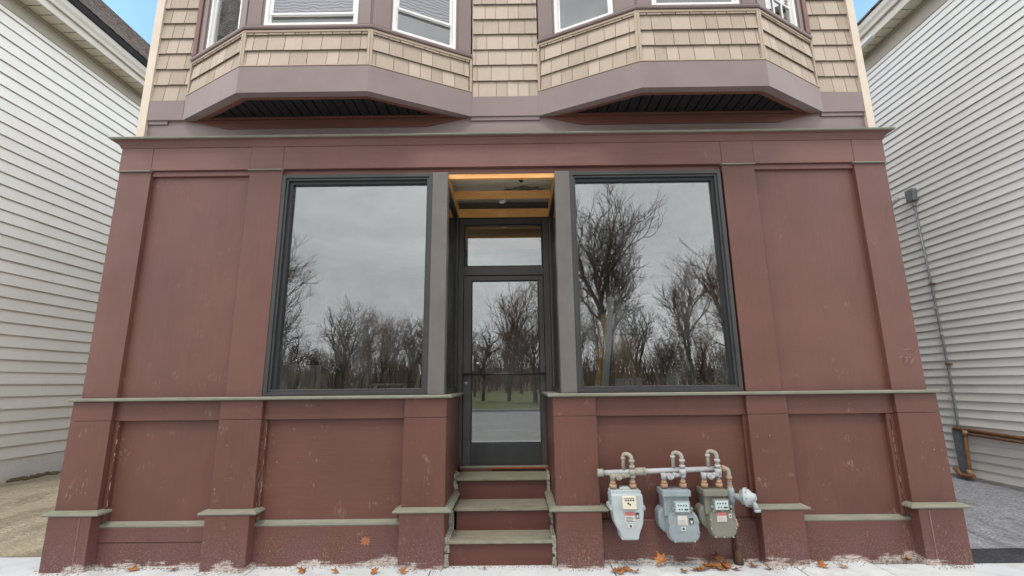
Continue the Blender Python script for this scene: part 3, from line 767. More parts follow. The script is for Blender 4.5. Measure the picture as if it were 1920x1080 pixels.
m = MB(); m.tube([(XC-.02, 3.30, 4.60), (XC-.10, 3.42, 4.60)], .014, 8); m.tube([(XC-.09, 3.42, 4.62), (XC-.14, 3.52, 4.58), (XC-.17, 3.60, 4.52)], [.035, .05, .065], 12)
m.build('lamp_head', M['pipe_grey'], bx_)
MB().box(6.885, 6.93, 3.18, 3.33, .05, .72).build('pipe_cover', M['galv'], cd, .004)
rp = thing('rusty_pipe', (6.9, 2.6, .04), 'brown rusty iron pipe running low along the grey clapboard wall', 'pipe')
m = MB()
m.tube(bend([(6.90, 3.30, .725), (6.89, .5, .62)], .04), .030, 10)
m.tube([(6.86, 3.06, .665), (6.86, .5, .565)], .017, 8)
m.build('long_pipe', M['rust'], rp)
m = MB(); m.tube(bend([(6.86, 3.08, .69), (6.85, 3.12, .05), (6.85, 3.30, .04)], .05), .022, 10); m.tube(bend([(6.84, 3.35, .13), (6.84, 3.26, .04), (6.84, 3.05, .06)], .04), .03, 10)
m.build('drop_pipe', M['rust'], rp)
m = MB(); m.mark(); m.disc((6.86, 3.08, .68), (0, 0, 1), .034, .07, 10); m.mark(); m.disc((6.85, 3.12, .10), (0, 0, 1), .034, .08, 10)
m.parts('fitting', M['pipe_rust'], rp)

# ------------------------------------------------------------------ gas meters
def rpoly(pts, r, n=5):
    P = [Vector(p) for p in pts]; out = []
    for i in range(len(P)):
        a = P[i-1]-P[i]; b = P[(i+1) % len(P)]-P[i]; k = min(r, a.length*.48, b.length*.48)
        A = P[i]+a.normalized()*k; B = P[i]+b.normalized()*k
        for j in range(n+1):
            t = j/n; q = A*(1-t)**2+P[i]*2*t*(1-t)+B*t*t; out.append((q.x, q.y))
    return out
HY = -.10      # header pipe distance
def dials(m, x0, z0, y, nx, nz, dx, dz, r=.010):
    for i in range(nx):
        for j in range(nz):
            m.disc((x0+i*dx, y, z0-j*dz), (0, 1, 0), r, .003, 10)
def stub(root, x, z0, z1, mtl='pipe_worn'):
    m = MB(); m.tube([(x, HY, z0), (x, HY, z1)], .016, 12)
    m.build('riser_pipe', M[mtl], root)
    m = MB(); m.disc((x, HY, z0+.022), (0, 0, 1), .031, .034, 8); m.disc((x, HY, z0+.05), (0, 0, 1), .024, .03, 12)
    m.build('union_nut', M['pipe_rust'], root)
def meter_a():
    g = thing('gas_meter', (.94, HY, .21), 'light blue-grey gas meter tapering to a narrow foot, leftmost of the three', 'gas meter', 'gas meters hung in a row on the maroon wall')
    out = rpoly([(.795, .575), (.80, .50), (.80, .45), (.822, .34), (.866, .255), (.866, .215), (1.012, .215), (1.018, .255), (1.055, .34), (1.068, .45), (1.066, .50), (1.062, .575)], .02)
    MB().prism(out, HY-.085, HY+.075).build('body', M['m_blue'], g, .014)
    fl = rpoly([(.786, .478), (.782, .448), (.80, .44), (1.07, .44), (1.082, .448), (1.080, .478), (1.06, .486), (.80, .486)], .006)
    MB().prism(fl, HY-.075, HY+.083).build('seam_flange', M['m_blue'], g, .004)
    m = MB(); m.prism(rpoly([(.80, .565), (.80, .60), (1.055, .60), (1.055, .565)], .015), HY-.06, HY+.06); m.prism(rpoly([(.88, .598), (.89, .62), (.965, .62), (.975, .598)], .01), HY-.04, HY+.03)
    m.build('top_cap', M['m_blue'], g, .008)
    d = MB().prism(rpoly([(.888, .462), (.888, .560), (1.0, .560), (1.0, .462)], .008), HY-.112, HY-.08).build('dial_face', M['dial_face'], g, .003)
    m = MB(); dials(m, .912, .533, HY-.1135, 4, 1, .021, .02, .007); m.disc((.932, HY-.1135, .508), (0, 1, 0), .008, .003, 10); m.disc((.947, HY-.1135, .498), (0, 1, 0), .007, .003, 10)
    m.box(.90, .985, HY-.1145, HY-.112, .548, .551); m.build('dial', M['ink'], d)
    l = MB().box(.905, .985, HY-.0875, HY-.084, .352, .435).build('label', M['label_white'], g)
    MB().box(.905, .985, HY-.0888, HY-.0873, .408, .4352).build('red_band', M['label_red'], l)
    m = MB()
    for k in range(4): m.box(.912, .98-.01*(k % 2), HY-.0886, HY-.0873, .360+k*.011, .3635+k*.011)
    m.build('print', M['ink'], l)
    t = MB().box(.994, 1.022, HY-.0885, HY-.084, .385, .43).build('tag', M['ink'], g); MB().box(1.001, 1.015, HY-.090, HY-.088, .392, .412).build('tag_mark', M['label_white'], t)
    t = MB().box(.928, .968, HY-.0885, HY-.084, .312, .342).build('tag', M['label_white'], g); MB().box(.94, .956, HY-.090, HY-.088, .318, .336).build('tag_mark', M['ink'], t)
    m = MB()
    for x, z in ((.795, .463), (.873, .463), (1.018, .463), (1.072, .463)): m.disc((x, HY-.082, z), (0, 1, 0), .008, .014, 6)
    m.build('flange_bolts', M['m_blue'], g)
    stub(g, .835, .60, .70); stub(g, 1.005, .60, .70)
def meter_b(x, body, fl, dialm, w, h, red, label, top, bot, hasback):
    g = thing('gas_meter', (x, HY, bot), label, 'gas meter', 'gas meters hung in a row on the maroon wall')
    xa, xb = x-w/2, x+w/2; mid = bot+(top-bot)*.60
    m = MB()
    m.prism(rpoly([(xa-.01, mid-.05), (xa-.01, top-.02), (xb-.06, top-.02), (xb-.06, mid-.05)], .012), HY-.06, HY+.085)
    m.build('upper_case', body, g, .008)
    MB().prism(rpoly([(xa-.022, top-.052), (xa-.022, top), (xb-.048, top), (xb-.048, top-.052)], .01), HY-.085, HY+.09).build('top_cap', body, g, .008)
    sh = rpoly([(xa+.01, bot+.04), (xa+.05, bot), (xb-.04, bot), (xb, bot+.04), (xb, mid-.055), (xb-.05, mid), (xa+.05, mid), (xa+.01, mid-.05)], .035)
    MB().prism(sh, HY-.088, HY-.03).build('front_case', body, g, .012)
    sh2 = rpoly([(xa+.002, bot+.04), (xa+.044, bot-.007), (xb-.034, bot-.007), (xb+.008, bot+.04), (xb+.008, mid-.055), (xb-.046, mid+.007), (xa+.046, mid+.007), (xa+.002, mid-.05)], .035)
    MB().prism(sh2, HY-.045, HY-.030).build('case_flange', body, g, .003)
    back = rpoly([(xa-.055, bot+.11), (xa, bot+.05), (xb-.06, bot+.05), (xb-.05, mid-.02), (xa-.02, mid+.02), (xa-.055, mid-.02)], .04)
    MB().prism(back, HY-.028, HY+.10).build('rear_case', body, g, .02)
    m = MB()
    cx, cz = (xa+xb)/2, (bot+mid)/2
    for k in range(10):
        a = 2*math.pi*(k+.5)/10; rr = min((w/2-.012)/max(abs(math.cos(a)), 1e-3), ((mid-bot)/2-.012)/max(abs(math.sin(a)), 1e-3)); rr = min(rr, math.hypot(w/2, (mid-bot)/2)*.84)
        m.disc((cx+rr*math.cos(a), HY-.094, cz+rr*math.sin(a)), (0, 1, 0), .007, .016, 6)
    m.build('case_bolts', M['pipe_worn'], g)
    dx0 = x-.052; dz0 = mid+.035
    d = MB().prism(rpoly([(dx0-.02, dz0-.045), (dx0-.02, dz0+.045), (dx0+.115, dz0+.045), (dx0+.115, dz0-.045)], .012), HY-.105, HY-.06).build('index_box', body, g, .004)
    f = MB().box(dx0-.006, dx0+.101, HY-.1085, HY-.104, dz0-.034, dz0+.036).build('dial_face', dialm, d)
    m = MB(); m.disc((dx0-.03, HY-.10, dz0-.01), (0, 1, 0), .010, .02, 8); m.disc((dx0+.125, HY-.10, dz0-.01), (0, 1, 0), .010, .02, 8)
    m.build('cover_screw', M['galv'], g)
    m = MB(); dials(m, dx0+.014, dz0+.014, HY-.1095, 4, 1, .022, .02, .006); dials(m, dx0+.020, dz0-.016, HY-.1095, 2, 1, .022, .02, .006); m.box(dx0+.062, dx0+.094, HY-.1095, HY-.108, dz0-.024, dz0-.012)
    m.build('dial', M['ink'], d)
    lx = x-.075+.03
    if not red: MB().box(lx-.010, lx+.088, HY-.0905, HY-.087, cz-.04, cz+.092).build('label_plate', M['m_grey'], g)
    l = MB().box(lx, lx+.078, HY-.0925, HY-.087, cz+.015, cz+.088).build('label', M['label_white'], g)
    MB().box(lx, lx+.078, HY-.0938, HY-.092, cz+.062, cz+.0885).build('red_band', M['label_red'], l) if red else None
    m = MB()
    for k in range(4): m.box(lx+.008, lx+.07-.012*(k % 2), HY-.0936, HY-.0922, cz+.020+k*.010, cz+.0228+k*.010)
    m.build('print', M['pipe_worn'], l)
    if not red:
        t = MB().box(lx+.024, lx+.060, HY-.0925, HY-.087, cz-.028, cz+.002).build('tag', M['label_white'], g); MB().box(lx+.034, lx+.050, HY-.094, HY-.092, cz-.022, cz-.004).build('tag_mark', M['ink'], t)
        t = MB().box(lx+.094, lx+.128, HY-.0925, HY-.087, cz+.022, cz+.068).build('tag', M['ink'], g); MB().box(lx+.103, lx+.119, HY-.094, HY-.092, cz+.028, cz+.050).build('tag_mark', M['label_white'], t)
    else:
        t = MB().box(lx+.098, lx+.122, HY-.0925, HY-.087, cz+.042, cz+.076).build('tag', M['label_white'], g); MB().box(lx+.106, lx+.114, HY-.094, HY-.092, cz+.05, cz+.068).build('tag_mark', M['ink'], t)
    stub(g, xa+.022, top, .70); stub(g, xb-.082, top, .70)
meter_a()
meter_b(1.385, M['m_grey'], None, M['dial_blue'], .265, .4, False, 'broad blue-grey gas meter with rounded bolted front, middle of the three', .60, .195, True)
meter_b(1.712, M['m_olive'], None, M['dial_blue'], .228, .37, True, 'olive-grey gas meter with a red and white label, rightmost of the three', .60, .228, True)
# manifold
mf = thing('gas_manifold', (1.3, .06, .72), 'grey horizontal gas header pipe above the three meters with bent loops', 'gas pipe')
m = MB(); m.tube([(.735, HY+.03, .725), (1.78, HY+.03, .750)], .022, 14); m.build('header_pipe', M['pipe_grey'], mf)
m = MB(); m.mark(); m.disc((.735, HY+.03, .725), (1, 0, .02), .034, .05, 8); m.mark(); m.disc((1.055, HY+.03, .733), (1, 0, .02), .032, .13, 14); m.disc((1.12, HY+.03, .734), (1, 0, .02), .034, .015, 14)
m.parts('coupling', M['pipe_worn'], mf)
for i, (xl, xr) in enumerate(((.835, 1.005), (1.275, 1.44), (1.62, 1.745))):
    ty = HY-.01; zt = .875+.008*i; xa = xr-.065
    m = MB(); m.tube(bend([(xr, HY-.005, .69), (xr, HY-.005, zt), (xa, HY+.03, zt+.012), (xa, HY+.03, .735)], .045, 6), .0165, 12)
    lp = m.build('meter_loop', M['pipe_worn'], mf)
    m = MB()
    for z in (.825, .78, .70): m.disc((xr, HY-.005, z), (0, 0, 1), .024, .022, 10)
    m.disc((xr, HY-.005, .735), (0, 0, 1), .030, .045, 8); m.tube([(xr, HY-.005, .735), (xr, HY+.03, .74)], .024, 10)
    m.disc((xa, HY+.03, zt-.03), (0, 0, 1), .022, .02, 10)
    m.build('elbow_collar', M['pipe_grey'] if i else M['pipe_worn'], lp)
    m = MB(); m.tube(bend([(xl, HY-.005, .66), (xl, HY-.005, .705), (xr-.02, HY-.005, .708)], .02, 5), .0175, 12)
    v = m.build('valve_branch', M['pipe_worn'], mf)
    m = MB(); xc = xl+.048; m.disc((xc, HY-.012, .70), (0, 1, 0), .026, .06, 14); m.disc((xc, HY-.046, .70), (0, 1, 0), .015, .02, 8); m.box(xc-.004, xc+.02, HY-.066, HY-.052, .692, .712)
    m.disc((xl, HY-.005, .70), (0, 0, 1), .025, .05, 10); m.disc((xl+.09, HY-.01, .708), (1, 0, 0), .022, .03, 8); m.disc((xl+.105, HY-.03, .716), (0, 1, 0), .013, .02, 8)
    m.disc((xl-.018, HY-.02, .715), (0, 1, 0), .012, .02, 8)
    m.build('lock_valve', M['pipe_worn'] if i == 0 else M['pipe_grey'], v)
m = MB(); m.tube(bend([(1.77, HY+.03, .75), (1.846, HY+.03, .752), (1.846, HY+.03, .32)], .05, 6), .021, 14)
m.tube([(1.846, HY+.03, .47), (1.85, HY+.03, .40), (1.862, HY+.03, .30)], .016, 10); m.tube(bend([(1.862, HY+.03, .34), (1.865, HY+.03, .29), (1.885, .05, .285)], .03), .018, 10)
m.build('drop_pipe', M['pipe_worn'], mf)
m = MB()
for z in (.675, .60): m.mark(); m.disc((1.846, HY+.03, z), (0, 0, 1), .027, .024, 10)
m.mark(); m.disc((1.80, HY+.03, .752), (1, 0, 0), .028, .03, 10); m.mark(); m.disc((1.846, HY+.03, .35), (0, 0, 1), .024, .03, 8); m.mark(); m.disc((1.862, HY+.03, .30), (0, 0, 1), .028, .03, 8)
m.mark(); m.disc((1.846, HY+.03, .655), (0, 0, 1), .022, .02, 10)
m.parts('coupling', M['pipe_rust'], mf)
m = MB(); m.tube([(1.846, HY+.02, .60), (1.846, HY+.02, .575), (1.846, HY+.02, .50), (1.846, HY+.02, .46)], [.022, .034, .034, .022], 14); m.tube([(1.85, HY+.01, .535), (1.90, HY-.01, .525), (1.925, HY-.02, .52)], [.022, .030, .04], 14)
rg = m.build('regulator', M['m_grey'], mf)
m = MB(); c = Vector((1.955, HY-.03, .53)); ax = Vector((.75, -.6, .12)).normalized()
prof = [(-.045, .03), (-.04, .058), (-.012, .064), (-.011, .076), (.009, .076), (.010, .064), (.03, .058), (.05, .034), (.062, .03), (.075, .026)]
m.tube([c+ax*a for a, b in prof], [b for a, b in prof], 20)
m.tube(bend([c+ax*.03, c+Vector((.045, -.03, -.04)), c+Vector((.065, -.03, -.098))], .03), [.02]*8, 10)
m.disc(c+Vector((.066, -.03, -.10)), (.1, 0, -1), .027, .02, 12)
m.build('diaphragm_case', M['m_blue'], rg)
m = MB(); px = Vector((ax.y, -ax.x, 0)).normalized(); pz = ax.cross(px)
for k in range(8):
    a = 2*math.pi*k/8; q = c+(px*math.cos(a)+pz*math.sin(a))*.069; m.tube([q-ax*.02, q+ax*.02], .006, 6)
m.build('flange_bolts', M['galv'], rg)
# pipe stub rising from the pavement
gp = thing('pipe_stub', (1.88, -.03, -.03), 'short rusty pipe stub rising from leaves below the gas regulator', 'pipe')
m = MB(); m.tube([(1.885, .005, .28), (1.882, -.0, .05)], [.010, .013], 8); m.build('thin_riser', M['rust_dark'], gp)
m = MB(); m.tube([(1.885, -.02, -.04), (1.885, -.02, .02), (1.885, -.015, .075), (1.885, -.01, .085)], [.040, .036, .024, .010], 12); m.build('sleeve', M['rust_dark'], gp)

# ------------------------------------------------------------------ things inside the shop, seen faintly through the glass
def simple(name, mb, mtl, label, cat, bevel=.003, group=None):
    return tag(mb.build(name, M[mtl], None, bevel), label, cat, group)
def plankm(p0, p1, w, t):
    a, b = Vector(p0), Vector(p1); d = (b-a).normalized(); s = Vector((1, 0, 0)); s = (s-d*s.dot(d)).normalized(); n = d.cross(s)
    v = [q+s*i*w/2+n*j*t/2 for q in (a, b) for i in (-1, 1) for j in (-1, 1)]
    return MB().add(v, [(0, 1, 3, 2), (4, 6, 7, 5), (0, 4, 5, 1), (2, 3, 7, 6), (0, 2, 6, 4), (1, 5, 7, 3)])
simple('leaning_plank', plankm((.70, .35, .6), (1.02, .9, 2.25), .055, .03), 'yellow', 'long yellow level-like plank leaning inside the right shop window', 'plank')
simple('leaning_plank', plankm((.80, .40, .6), (1.11, .9, 2.45), .075, .03), 'drywall', 'grey weathered board leaning inside the right window beside a yellow one', 'plank')
simple('fibreboard_sheet', MB().box(1.19, 1.50, 1.3, 1.33, .6, 2.05), 'cardboard', 'upright brown sheet with pale lower edge inside the right shop window', 'board')
simple('drywall_offcut', MB().box(1.19, 1.50, 1.26, 1.29, .6, 1.54), 'drywall', 'low pale board end before the brown sheet inside the right window', 'board')
eb = thing('electrical_box', (2.21, 1.5, .6), 'green-grey metal electrical box on a thin pole inside the right window', 'electrical box')
MB().box(2.15, 2.27, 1.44, 1.54, 1.77, 1.92).build('box', M['m_grey'], eb, .006); m = MB(); m.tube([(2.20, 1.52, .6), (2.20, 1.52, 1.78)], .014, 8); m.tube([(2.24, 1.52, .6), (2.235, 1.52, 1.78)], .010, 8); m.tube([(2.26, 1.45, 1.83), (2.34, 1.4, 1.74)], .008, 6); m.build('cable', M['drywall'], eb)
for lab, x in (('rough lath strip standing right of the green-grey electrical box inside the window', 2.62), ('rough lath strip standing left of the green-grey electrical box inside the window', 2.12), ('short rough lath strip directly behind the electrical box inside the window', 2.36)):
    m = MB(); r_ = random.Random(int(x*100)); zt = 2.32 if x != 2.36 else 1.85
    m.box(x-.012, x+.012, 1.82, 1.86, .6, zt)
    z = .65
    while z < zt: m.box(x-r_.uniform(.03, .055), x+r_.uniform(.03, .055), 1.80, 1.825, z, z+.018); z += .045
    simple('lath_strip', m, 'subfloor', lab, 'lath', 0, 'lath strips inside the shop')
simple('drywall_sheet', plankm((-2.40, .42, .6), (-2.40, .60, 1.72), .22, .015), 'drywall', 'pale grey drywall sheet leaning inside the far left of the left window', 'board')
simple('plywood_sheet', MB().box(-2.40, -2.17, .90, .92, .6, 1.72), 'drywall', 'upright pale board inside the left shop window beside drywall', 'board')
tb = thing('work_table', (-1.55, 1.8, .6), 'low pale table top standing inside the left shop window', 'table')
MB().box(-1.80, -1.35, 1.6, 2.1, 1.485, 1.51).build('table_top', M['drywall'], tb, .004)
for x in (-1.76, -1.39):
    for y in (1.64, 2.06): MB().box(x-.02, x+.02, y-.02, y+.02, .6, 1.485).build('leg', M['drywall'], tb)
lad = thing('step_ladder', (-1.12, 1.5, .6), 'small pale folding step ladder inside the left window beside the post', 'ladder')
for x in (-1.22, -1.05): m = plankm((x, 1.40, .6), (x+.03, 1.55, 1.74), .03, .02); m.build('rail', M['drywall'], lad)
for k in range(4): MB().box(-1.21+.006*k, -1.05+.006*k, 1.43+.032*k, 1.50+.032*k, .85+k*.24, .87+k*.24).build('rung', M['drywall'], lad)

# ------------------------------------------------------------------ ground
def sheet(name, x0, x1, y0, y1, z, m, kind='structure', nx=1, ny=1, amp=0., seed=0):
    r_ = random.Random(seed); mb = MB(); vs = []
    for j in range(ny+1):
        for i in range(nx+1):
            vs.append((x0+(x1-x0)*i/nx, y0+(y1-y0)*j/ny, z+(r_.uniform(-amp, amp) if 0 < i < nx and 0 < j < ny else 0)))
    mb.add(vs, [(j*(nx+1)+i, j*(nx+1)+i+1, (j+1)*(nx+1)+i+1, (j+1)*(nx+1)+i) for j in range(ny) for i in range(nx)], .5, True)
    return tag(mb.build(name, M[m]), None, None, None, kind)
sheet('ground', -400, 400, -400, 400, -.22, 'earth')
sheet('lawn', -120, 120, -75, -22.3, -.02, 'grass')
m = MB(); r_ = random.Random(6); vs = []; nx, ny = 90, 8
for j in range(ny+1):
    for i in range(nx+1):
        vs.append((-160+320*i/nx, -96-j*8, -.25+(4.6+r_.uniform(-.5, .5)+1.2*math.sin(i*.31))*min(1, j/4)**.7))
m.add(vs, [(j*(nx+1)+i, j*(nx+1)+i+1, (j+1)*(nx+1)+i+1, (j+1)*(nx+1)+i) for j in range(ny) for i in range(nx)], .5, True)
tag(m.build('hill', M['earth']), kind='structure')
sheet('road', -120, 120, -22.0, -6.9, -.16, 'road')
o = MB().box(-120, 120, -22.3, -22.0, -.3, -.01).build('far_kerb', M['kerb']); tag(o, kind='structure')
o = MB().box(-120, 120, -6.9, -6.7, -.3, -.03).build('near_kerb', M['kerb']); tag(o, kind='structure')
m = MB(); x = -60.
ys = [-6.7, -4.6, -2.45, -.32]
sx = [-60+1.52*k for k in range(80)]
for a, b in zip(sx, sx[1:]):
    for c, d in zip(ys, ys[1:]): m.box(a+.004, b-.004, c+.004, d-.004, -.2, -.026+rnd.uniform(-.002, .002))
for a, b in zip(sx, sx[1:]):
    if b < 3.75: m.box(a+.004, b-.004, -.316, .33, -.2, -.026+rnd.uniform(-.002, .001))
m.box(2.328, 3.0, -.316, .1, -.2, -.026); m.box(3.008, 60, -.316, -.04, -.2, -.028)
o = m.build('sidewalk', M['sidewalk'], None, .006); tag(o, kind='structure')
sheet('gravel_alley', -8.45, -3.96, .30, 16, -.02, 'gravel_l', nx=30, ny=60, amp=.008, seed=2)
sheet('asphalt_alley', 3.74, 6.95, .28, 16, -.02, 'asphalt_r', nx=24, ny=60, amp=.006, seed=3)
sheet('alley_apron', 3.74, 12, -.05, .30, -.024, 'asphalt_dark')
# dirt line along the left foundation
m = MB(); r_ = random.Random(9)
for k in range(260):
    y = r_.uniform(1.5, 9); q = r_.uniform(.02, .06); m.disc((-8.42+r_.uniform(0, .16)*r_.random(), y, -.01), (r_.uniform(-.3, .3), r_.uniform(-.3, .3), 1), q, .03+q*.5, 6)
tag(m.build('moss_and_debris', M['earth']), 'dark moss and soil litter along the white foundation of the left house', 'debris', None, 'stuff')
m = MB(); r_ = random.Random(21)
for k in range(1500):
    x = r_.uniform(-4.1, 3.9); d = abs(r_.gauss(0, .035)); yb = .02
    for a_, b_ in LOW:
        if a_-.01 < x < b_+.01: yb = -.082
    if -.62 < x < .345: yb = -.002
    q = r_.uniform(.0015, .0065); y = yb-d-.003
    m.add([(x-q, y-q, -.026), (x+q, y-q*.7, -.026), (x+q*.6, y+q, -.026), (x-q*.8, y+q*.8, -.026), (x, y, -.026+q*1.3)], [(0, 1, 4), (1, 2, 4), (2, 3, 4), (3, 0, 4)])
tag(m.build('grit', M['grit']), 'dark grit and paint crumbs along the foot of the maroon wall', 'grit', None, 'stuff')
# ---- leaves
def leaf_mesh(seed):
    r_ = random.Random(seed); pts = []
    lobes = [(0, 1.), (.55, .45), (.95, .9), (1.4, .4), (1.9, .8), (2.4, .35), (2.75, .5), (3.14, .12)]
    for a, q in lobes: pts.append((math.sin(a)*q, math.cos(a)*q))
    for a, q in lobes[-2:0:-1]: pts.append((-math.sin(a)*q, math.cos(a)*q))
    cs = r_.uniform(.2, .55); vs = [(0, 0, 0)]+[(x*.05, y*.05, .05*(cs*(x*x+y*y)*.5+r_.uniform(-.12, .12))) for x, y in pts]
    n = len(pts)
    fs = [(0, 1+i, 1+(i+1) % n) for i in range(n)]
    m = MB(); m.add(vs, fs, .5, True)
    me_o = m.build('fallen_leaf', M['leaf']); md = me_o.modifiers.new('thick', 'SOLIDIFY'); md.thickness = .0012
    return me_o
protos = [leaf_mesh(k) for k in range(4)]
LV = [(.80, -.17, 1.1, 'brown curled maple leaf below the lightest gas meter, at the left end of its pile'), (.88, -.15, 1., 'brown maple leaf lying on the pile below the lightest gas meter'), (.96, -.19, 1.1, 'brown maple leaf at the right end of the pile below the lightest gas meter'),
      (1.21, -.075, 1.35, 'upright tan maple leaf propped on the wall between the first two gas meters'),
      (1.35, -.19, 1., 'brown leaf at the pavement front edge below the middle gas meter'), (1.46, -.16, 1., 'flat brown leaf at the left tail of the leaf pile under the olive meter'), (1.55, -.13, 1.2, 'brown maple leaf low in the pile under the olive meter'),
      (1.62, -.10, 1.3, 'rust-brown maple leaf in the middle of the pile under the olive meter'), (1.68, -.15, 1.2, 'tan leaf at the front of the pile under the olive meter'), (1.70, -.05, 1.4, 'raised orange-brown maple leaf topping the pile under the olive meter'), (1.76, -.09, 1.3, 'brown maple leaf against the rusty pipe stub, on its left'), (1.80, -.16, 1.1, 'small curled leaf before the rusty pipe stub'),
      (1.50, -.17, 1.0, 'dull brown leaf at the very front of the leaf pile under the olive meter'), (1.60, -.06, 1.1, 'dry brown leaf pressed on the wall behind the leaf pile, left side'), (1.73, -.12, 1.2, 'curled tan leaf overlapping the heart of the leaf pile under the olive meter'), (1.66, -.11, 1.0, 'dark rust leaf in the heart of the leaf pile under the olive meter'), (.84, -.20, .9, 'small tan leaf at the front of the pile below the lightest gas meter'), (.92, -.14, 1.0, 'rust-coloured leaf at the back of the pile below the lightest gas meter'),
      (1.97, -.10, 1.1, 'flat reddish leaf just right of the rusty pipe stub'), (2.07, -.15, .9, 'dark curled leaf before the pilaster right of the gas meters'),
      (2.53, -.11, 1.1, 'tan star-shaped leaf below the right base panel, left end'), (2.70, -.12, .9, 'small brown leaf below the middle of the right base panel'),
      (3.33, .0, 1.0, 'tan leaf tucked in the corner beside the outer right pilaster'),
      (-3.25, -.05, 1.2, 'brown leaf lying below the left base panel'), (-2.90, -.05, 1.1, 'reddish round leaf below the left base panel near the second pilaster'),
      (-1.78, -.12, 1.1, 'orange-brown leaf below the panel under the left shop window, left end'), (-1.50, -.13, .9, 'small leaf below the middle of the panel under the left shop window'), (-1.18, -.15, 1.0, 'brown leaf below the orange stained panel corner near the steps'), (-.94, -.16, .9, 'brown leaf before the pilaster left of the steps'),
      (-.27, -.10, .5, 'tiny curled leaf on the pavement before the lowest step')]
for k, (x, y, s, lab) in enumerate(LV):
    src = protos[k % 4]; o = src if k < 4 else src.copy()
    if k >= 4: col.objects.link(o)
    up = 'upright' in lab or 'raised' in lab or 'topping' in lab
    o.location = (x, y, -.016+(.045 if up else .004)); o.scale = (s*1.15, s*1.15, s*1.15)
    o.rotation_euler = (R(62) if 'upright' in lab else R(rnd.uniform(-12, 28)), R(rnd.uniform(-18, 18)), R(rnd.uniform(0, 360)) if 'upright' not in lab else R(8))
    tag(o, lab, 'leaf', 'fallen leaves on the pavement')

# ------------------------------------------------------------------ trees across the street (reflected in the shop glass)
def tree_mesh(seed, H, levels, spread, trunk_r, fork=.3, droop=0., twigr=.011):
    r_ = random.Random(seed); T = MB(); Cn = MB()
    def grow(p, d, L, r, lvl):
        n = 4 if lvl < 3 else 3; pts = [p]; rs = [r]; dirs = []
        for i in range(n):
            w = .10+.05*lvl
            d = (d+Vector((r_.uniform(-w, w), r_.uniform(-w, w), r_.uniform(-w, w)+.05-droop*max(0, lvl-2)))).normalized()
            p = p+d*L/n; pts.append(p); rs.append(max(twigr*.7, r*(1-.38*(i+1)/n))); dirs.append(d)
        (T if lvl < 2 else Cn).tube(pts, rs, 8 if lvl < 2 else (5 if lvl < 4 else 3), False, lvl < 4)
        if lvl >= levels: return
        def kid(p0, d0, ang, Lf, rf):
            ax = Vector((r_.uniform(-1, 1), r_.uniform(-1, 1), r_.uniform(-1, 1))); ax = (ax-d0*ax.dot(d0)).normalized()
            nd = (d0*math.cos(ang)+ax*math.sin(ang)); nd.z += .12 if lvl < 3 else .0
            grow(p0, nd.normalized(), L*Lf, max(twigr, r*rf), lvl+1)
        k = 3 if lvl in (0, 1) else 2
        for _ in range(k): kid(pts[-1], dirs[-1], r_.uniform(.28, .62)*spread, r_.uniform(.68, .86), .62)
        if lvl > 0:
            for i in range(1, n):
                if r_.random() < .62: kid(pts[i], dirs[i], r_.uniform(.6, 1.1)*spread, r_.uniform(.45, .68), .42)
    grow(Vector((0, 0, -.1)), Vector((r_.uniform(-.06, .06), 0, 1)).normalized(), H*fork, trunk_r, 0)
    return T, Cn
kinds = []
for seed, H, lv, sp, tr, fk, dr, tw in ((3, 17, 7, .74, .42, .24, -.01, .011), (13, 11, 6, .95, .22, .24, -.005, .011), (25, 12, 6, .85, .2, .25, -.01, .011), (12, 10, 6, 1., .2, .22, .0, .011)):
    T, Cn = tree_mesh(seed, H, lv, sp, tr, fk, dr, tw)
    mt = T.build('trunk', M['bark']); mc = Cn.build('crown', M['twig'] if seed != 25 else M['twig_red'])
    print('tree', seed, len(Cn.f), max(v[2] for v in Cn.v))
    kinds.append((mt.data, mc.data)); bpy.data.objects.remove(mt); bpy.data.objects.remove(mc)
def tree(k, x, y, s, rz, label, lean=0):
    t = thing('bare_tree', (x, y, -.05), label, 'tree', 'leafless trees across the street')
    for nm, me in zip(('trunk', 'crown'), kinds[k]):
        o = bpy.data.objects.new(nm, me); col.objects.link(o); o.parent = t
    t.rotation_euler = (0, R(lean), R(rz)); t.scale = (s, s, s)
    return t
tree(0, 6.6, -30, 1.0, 40, 'tallest forked bare maple, mirrored at the left of the right shop window')
tree(1, 2.6, -34, 1.25, 200, 'dark bare tree with a leaning trunk, mirrored left of the tall maple', -8)
tree(1, 9.9, -33, .85, 10, 'small bare tree mirrored just right of the tall maple')
tree(2, 13.2, -31, .95, 80, 'crooked bare tree mirrored behind the electrical box in the right window')
tree(2, 17.0, -30, 1.1, 150, 'bare tree mirrored at the right edge of the right window')
tree(1, 20.5, -27, 1.3, 250, 'large bare tree whose branch tips enter the right window from its right edge')
tree(1, -12.6, -30, .82, 130, 'rounded bare tree mirrored in the middle of the left window')
tree(0, -18.6, -30, .80, 310, 'taller bare tree mirrored at the left edge of the left window')
tree(3, -17.5, -31, .9, 0, 'reddish low bare tree mirrored at the lower left of the left window')
tree(3, -8.5, -34, .95, 60, 'low bare tree mirrored toward the right of the left window')
tree(1, -6.5, -33, .72, 300, 'bare tree mirrored beside the post at the right edge of the left window')
tree(2, -.5, -34, .95, 20, 'bushy bare tree mirrored in the middle of the door glass')
tree(3, 1.6, -31, 1.0, 170, 'bare tree mirrored at the right side of the door glass')
tree(3, -2.8, -36, .9, 220, 'bare tree mirrored at the left side of the door glass')
q = random.Random(77)
far = []
for k in range(36):
    x = -50+k*3.0+q.uniform(-1, 1); y = -46-q.uniform(0, 22)
    t = tree(q.choice((1, 2, 3)), x, y, q.uniform(.8, 1.15), q.uniform(0, 360), 'bare tree standing in the dense row far behind the lawn across the street')
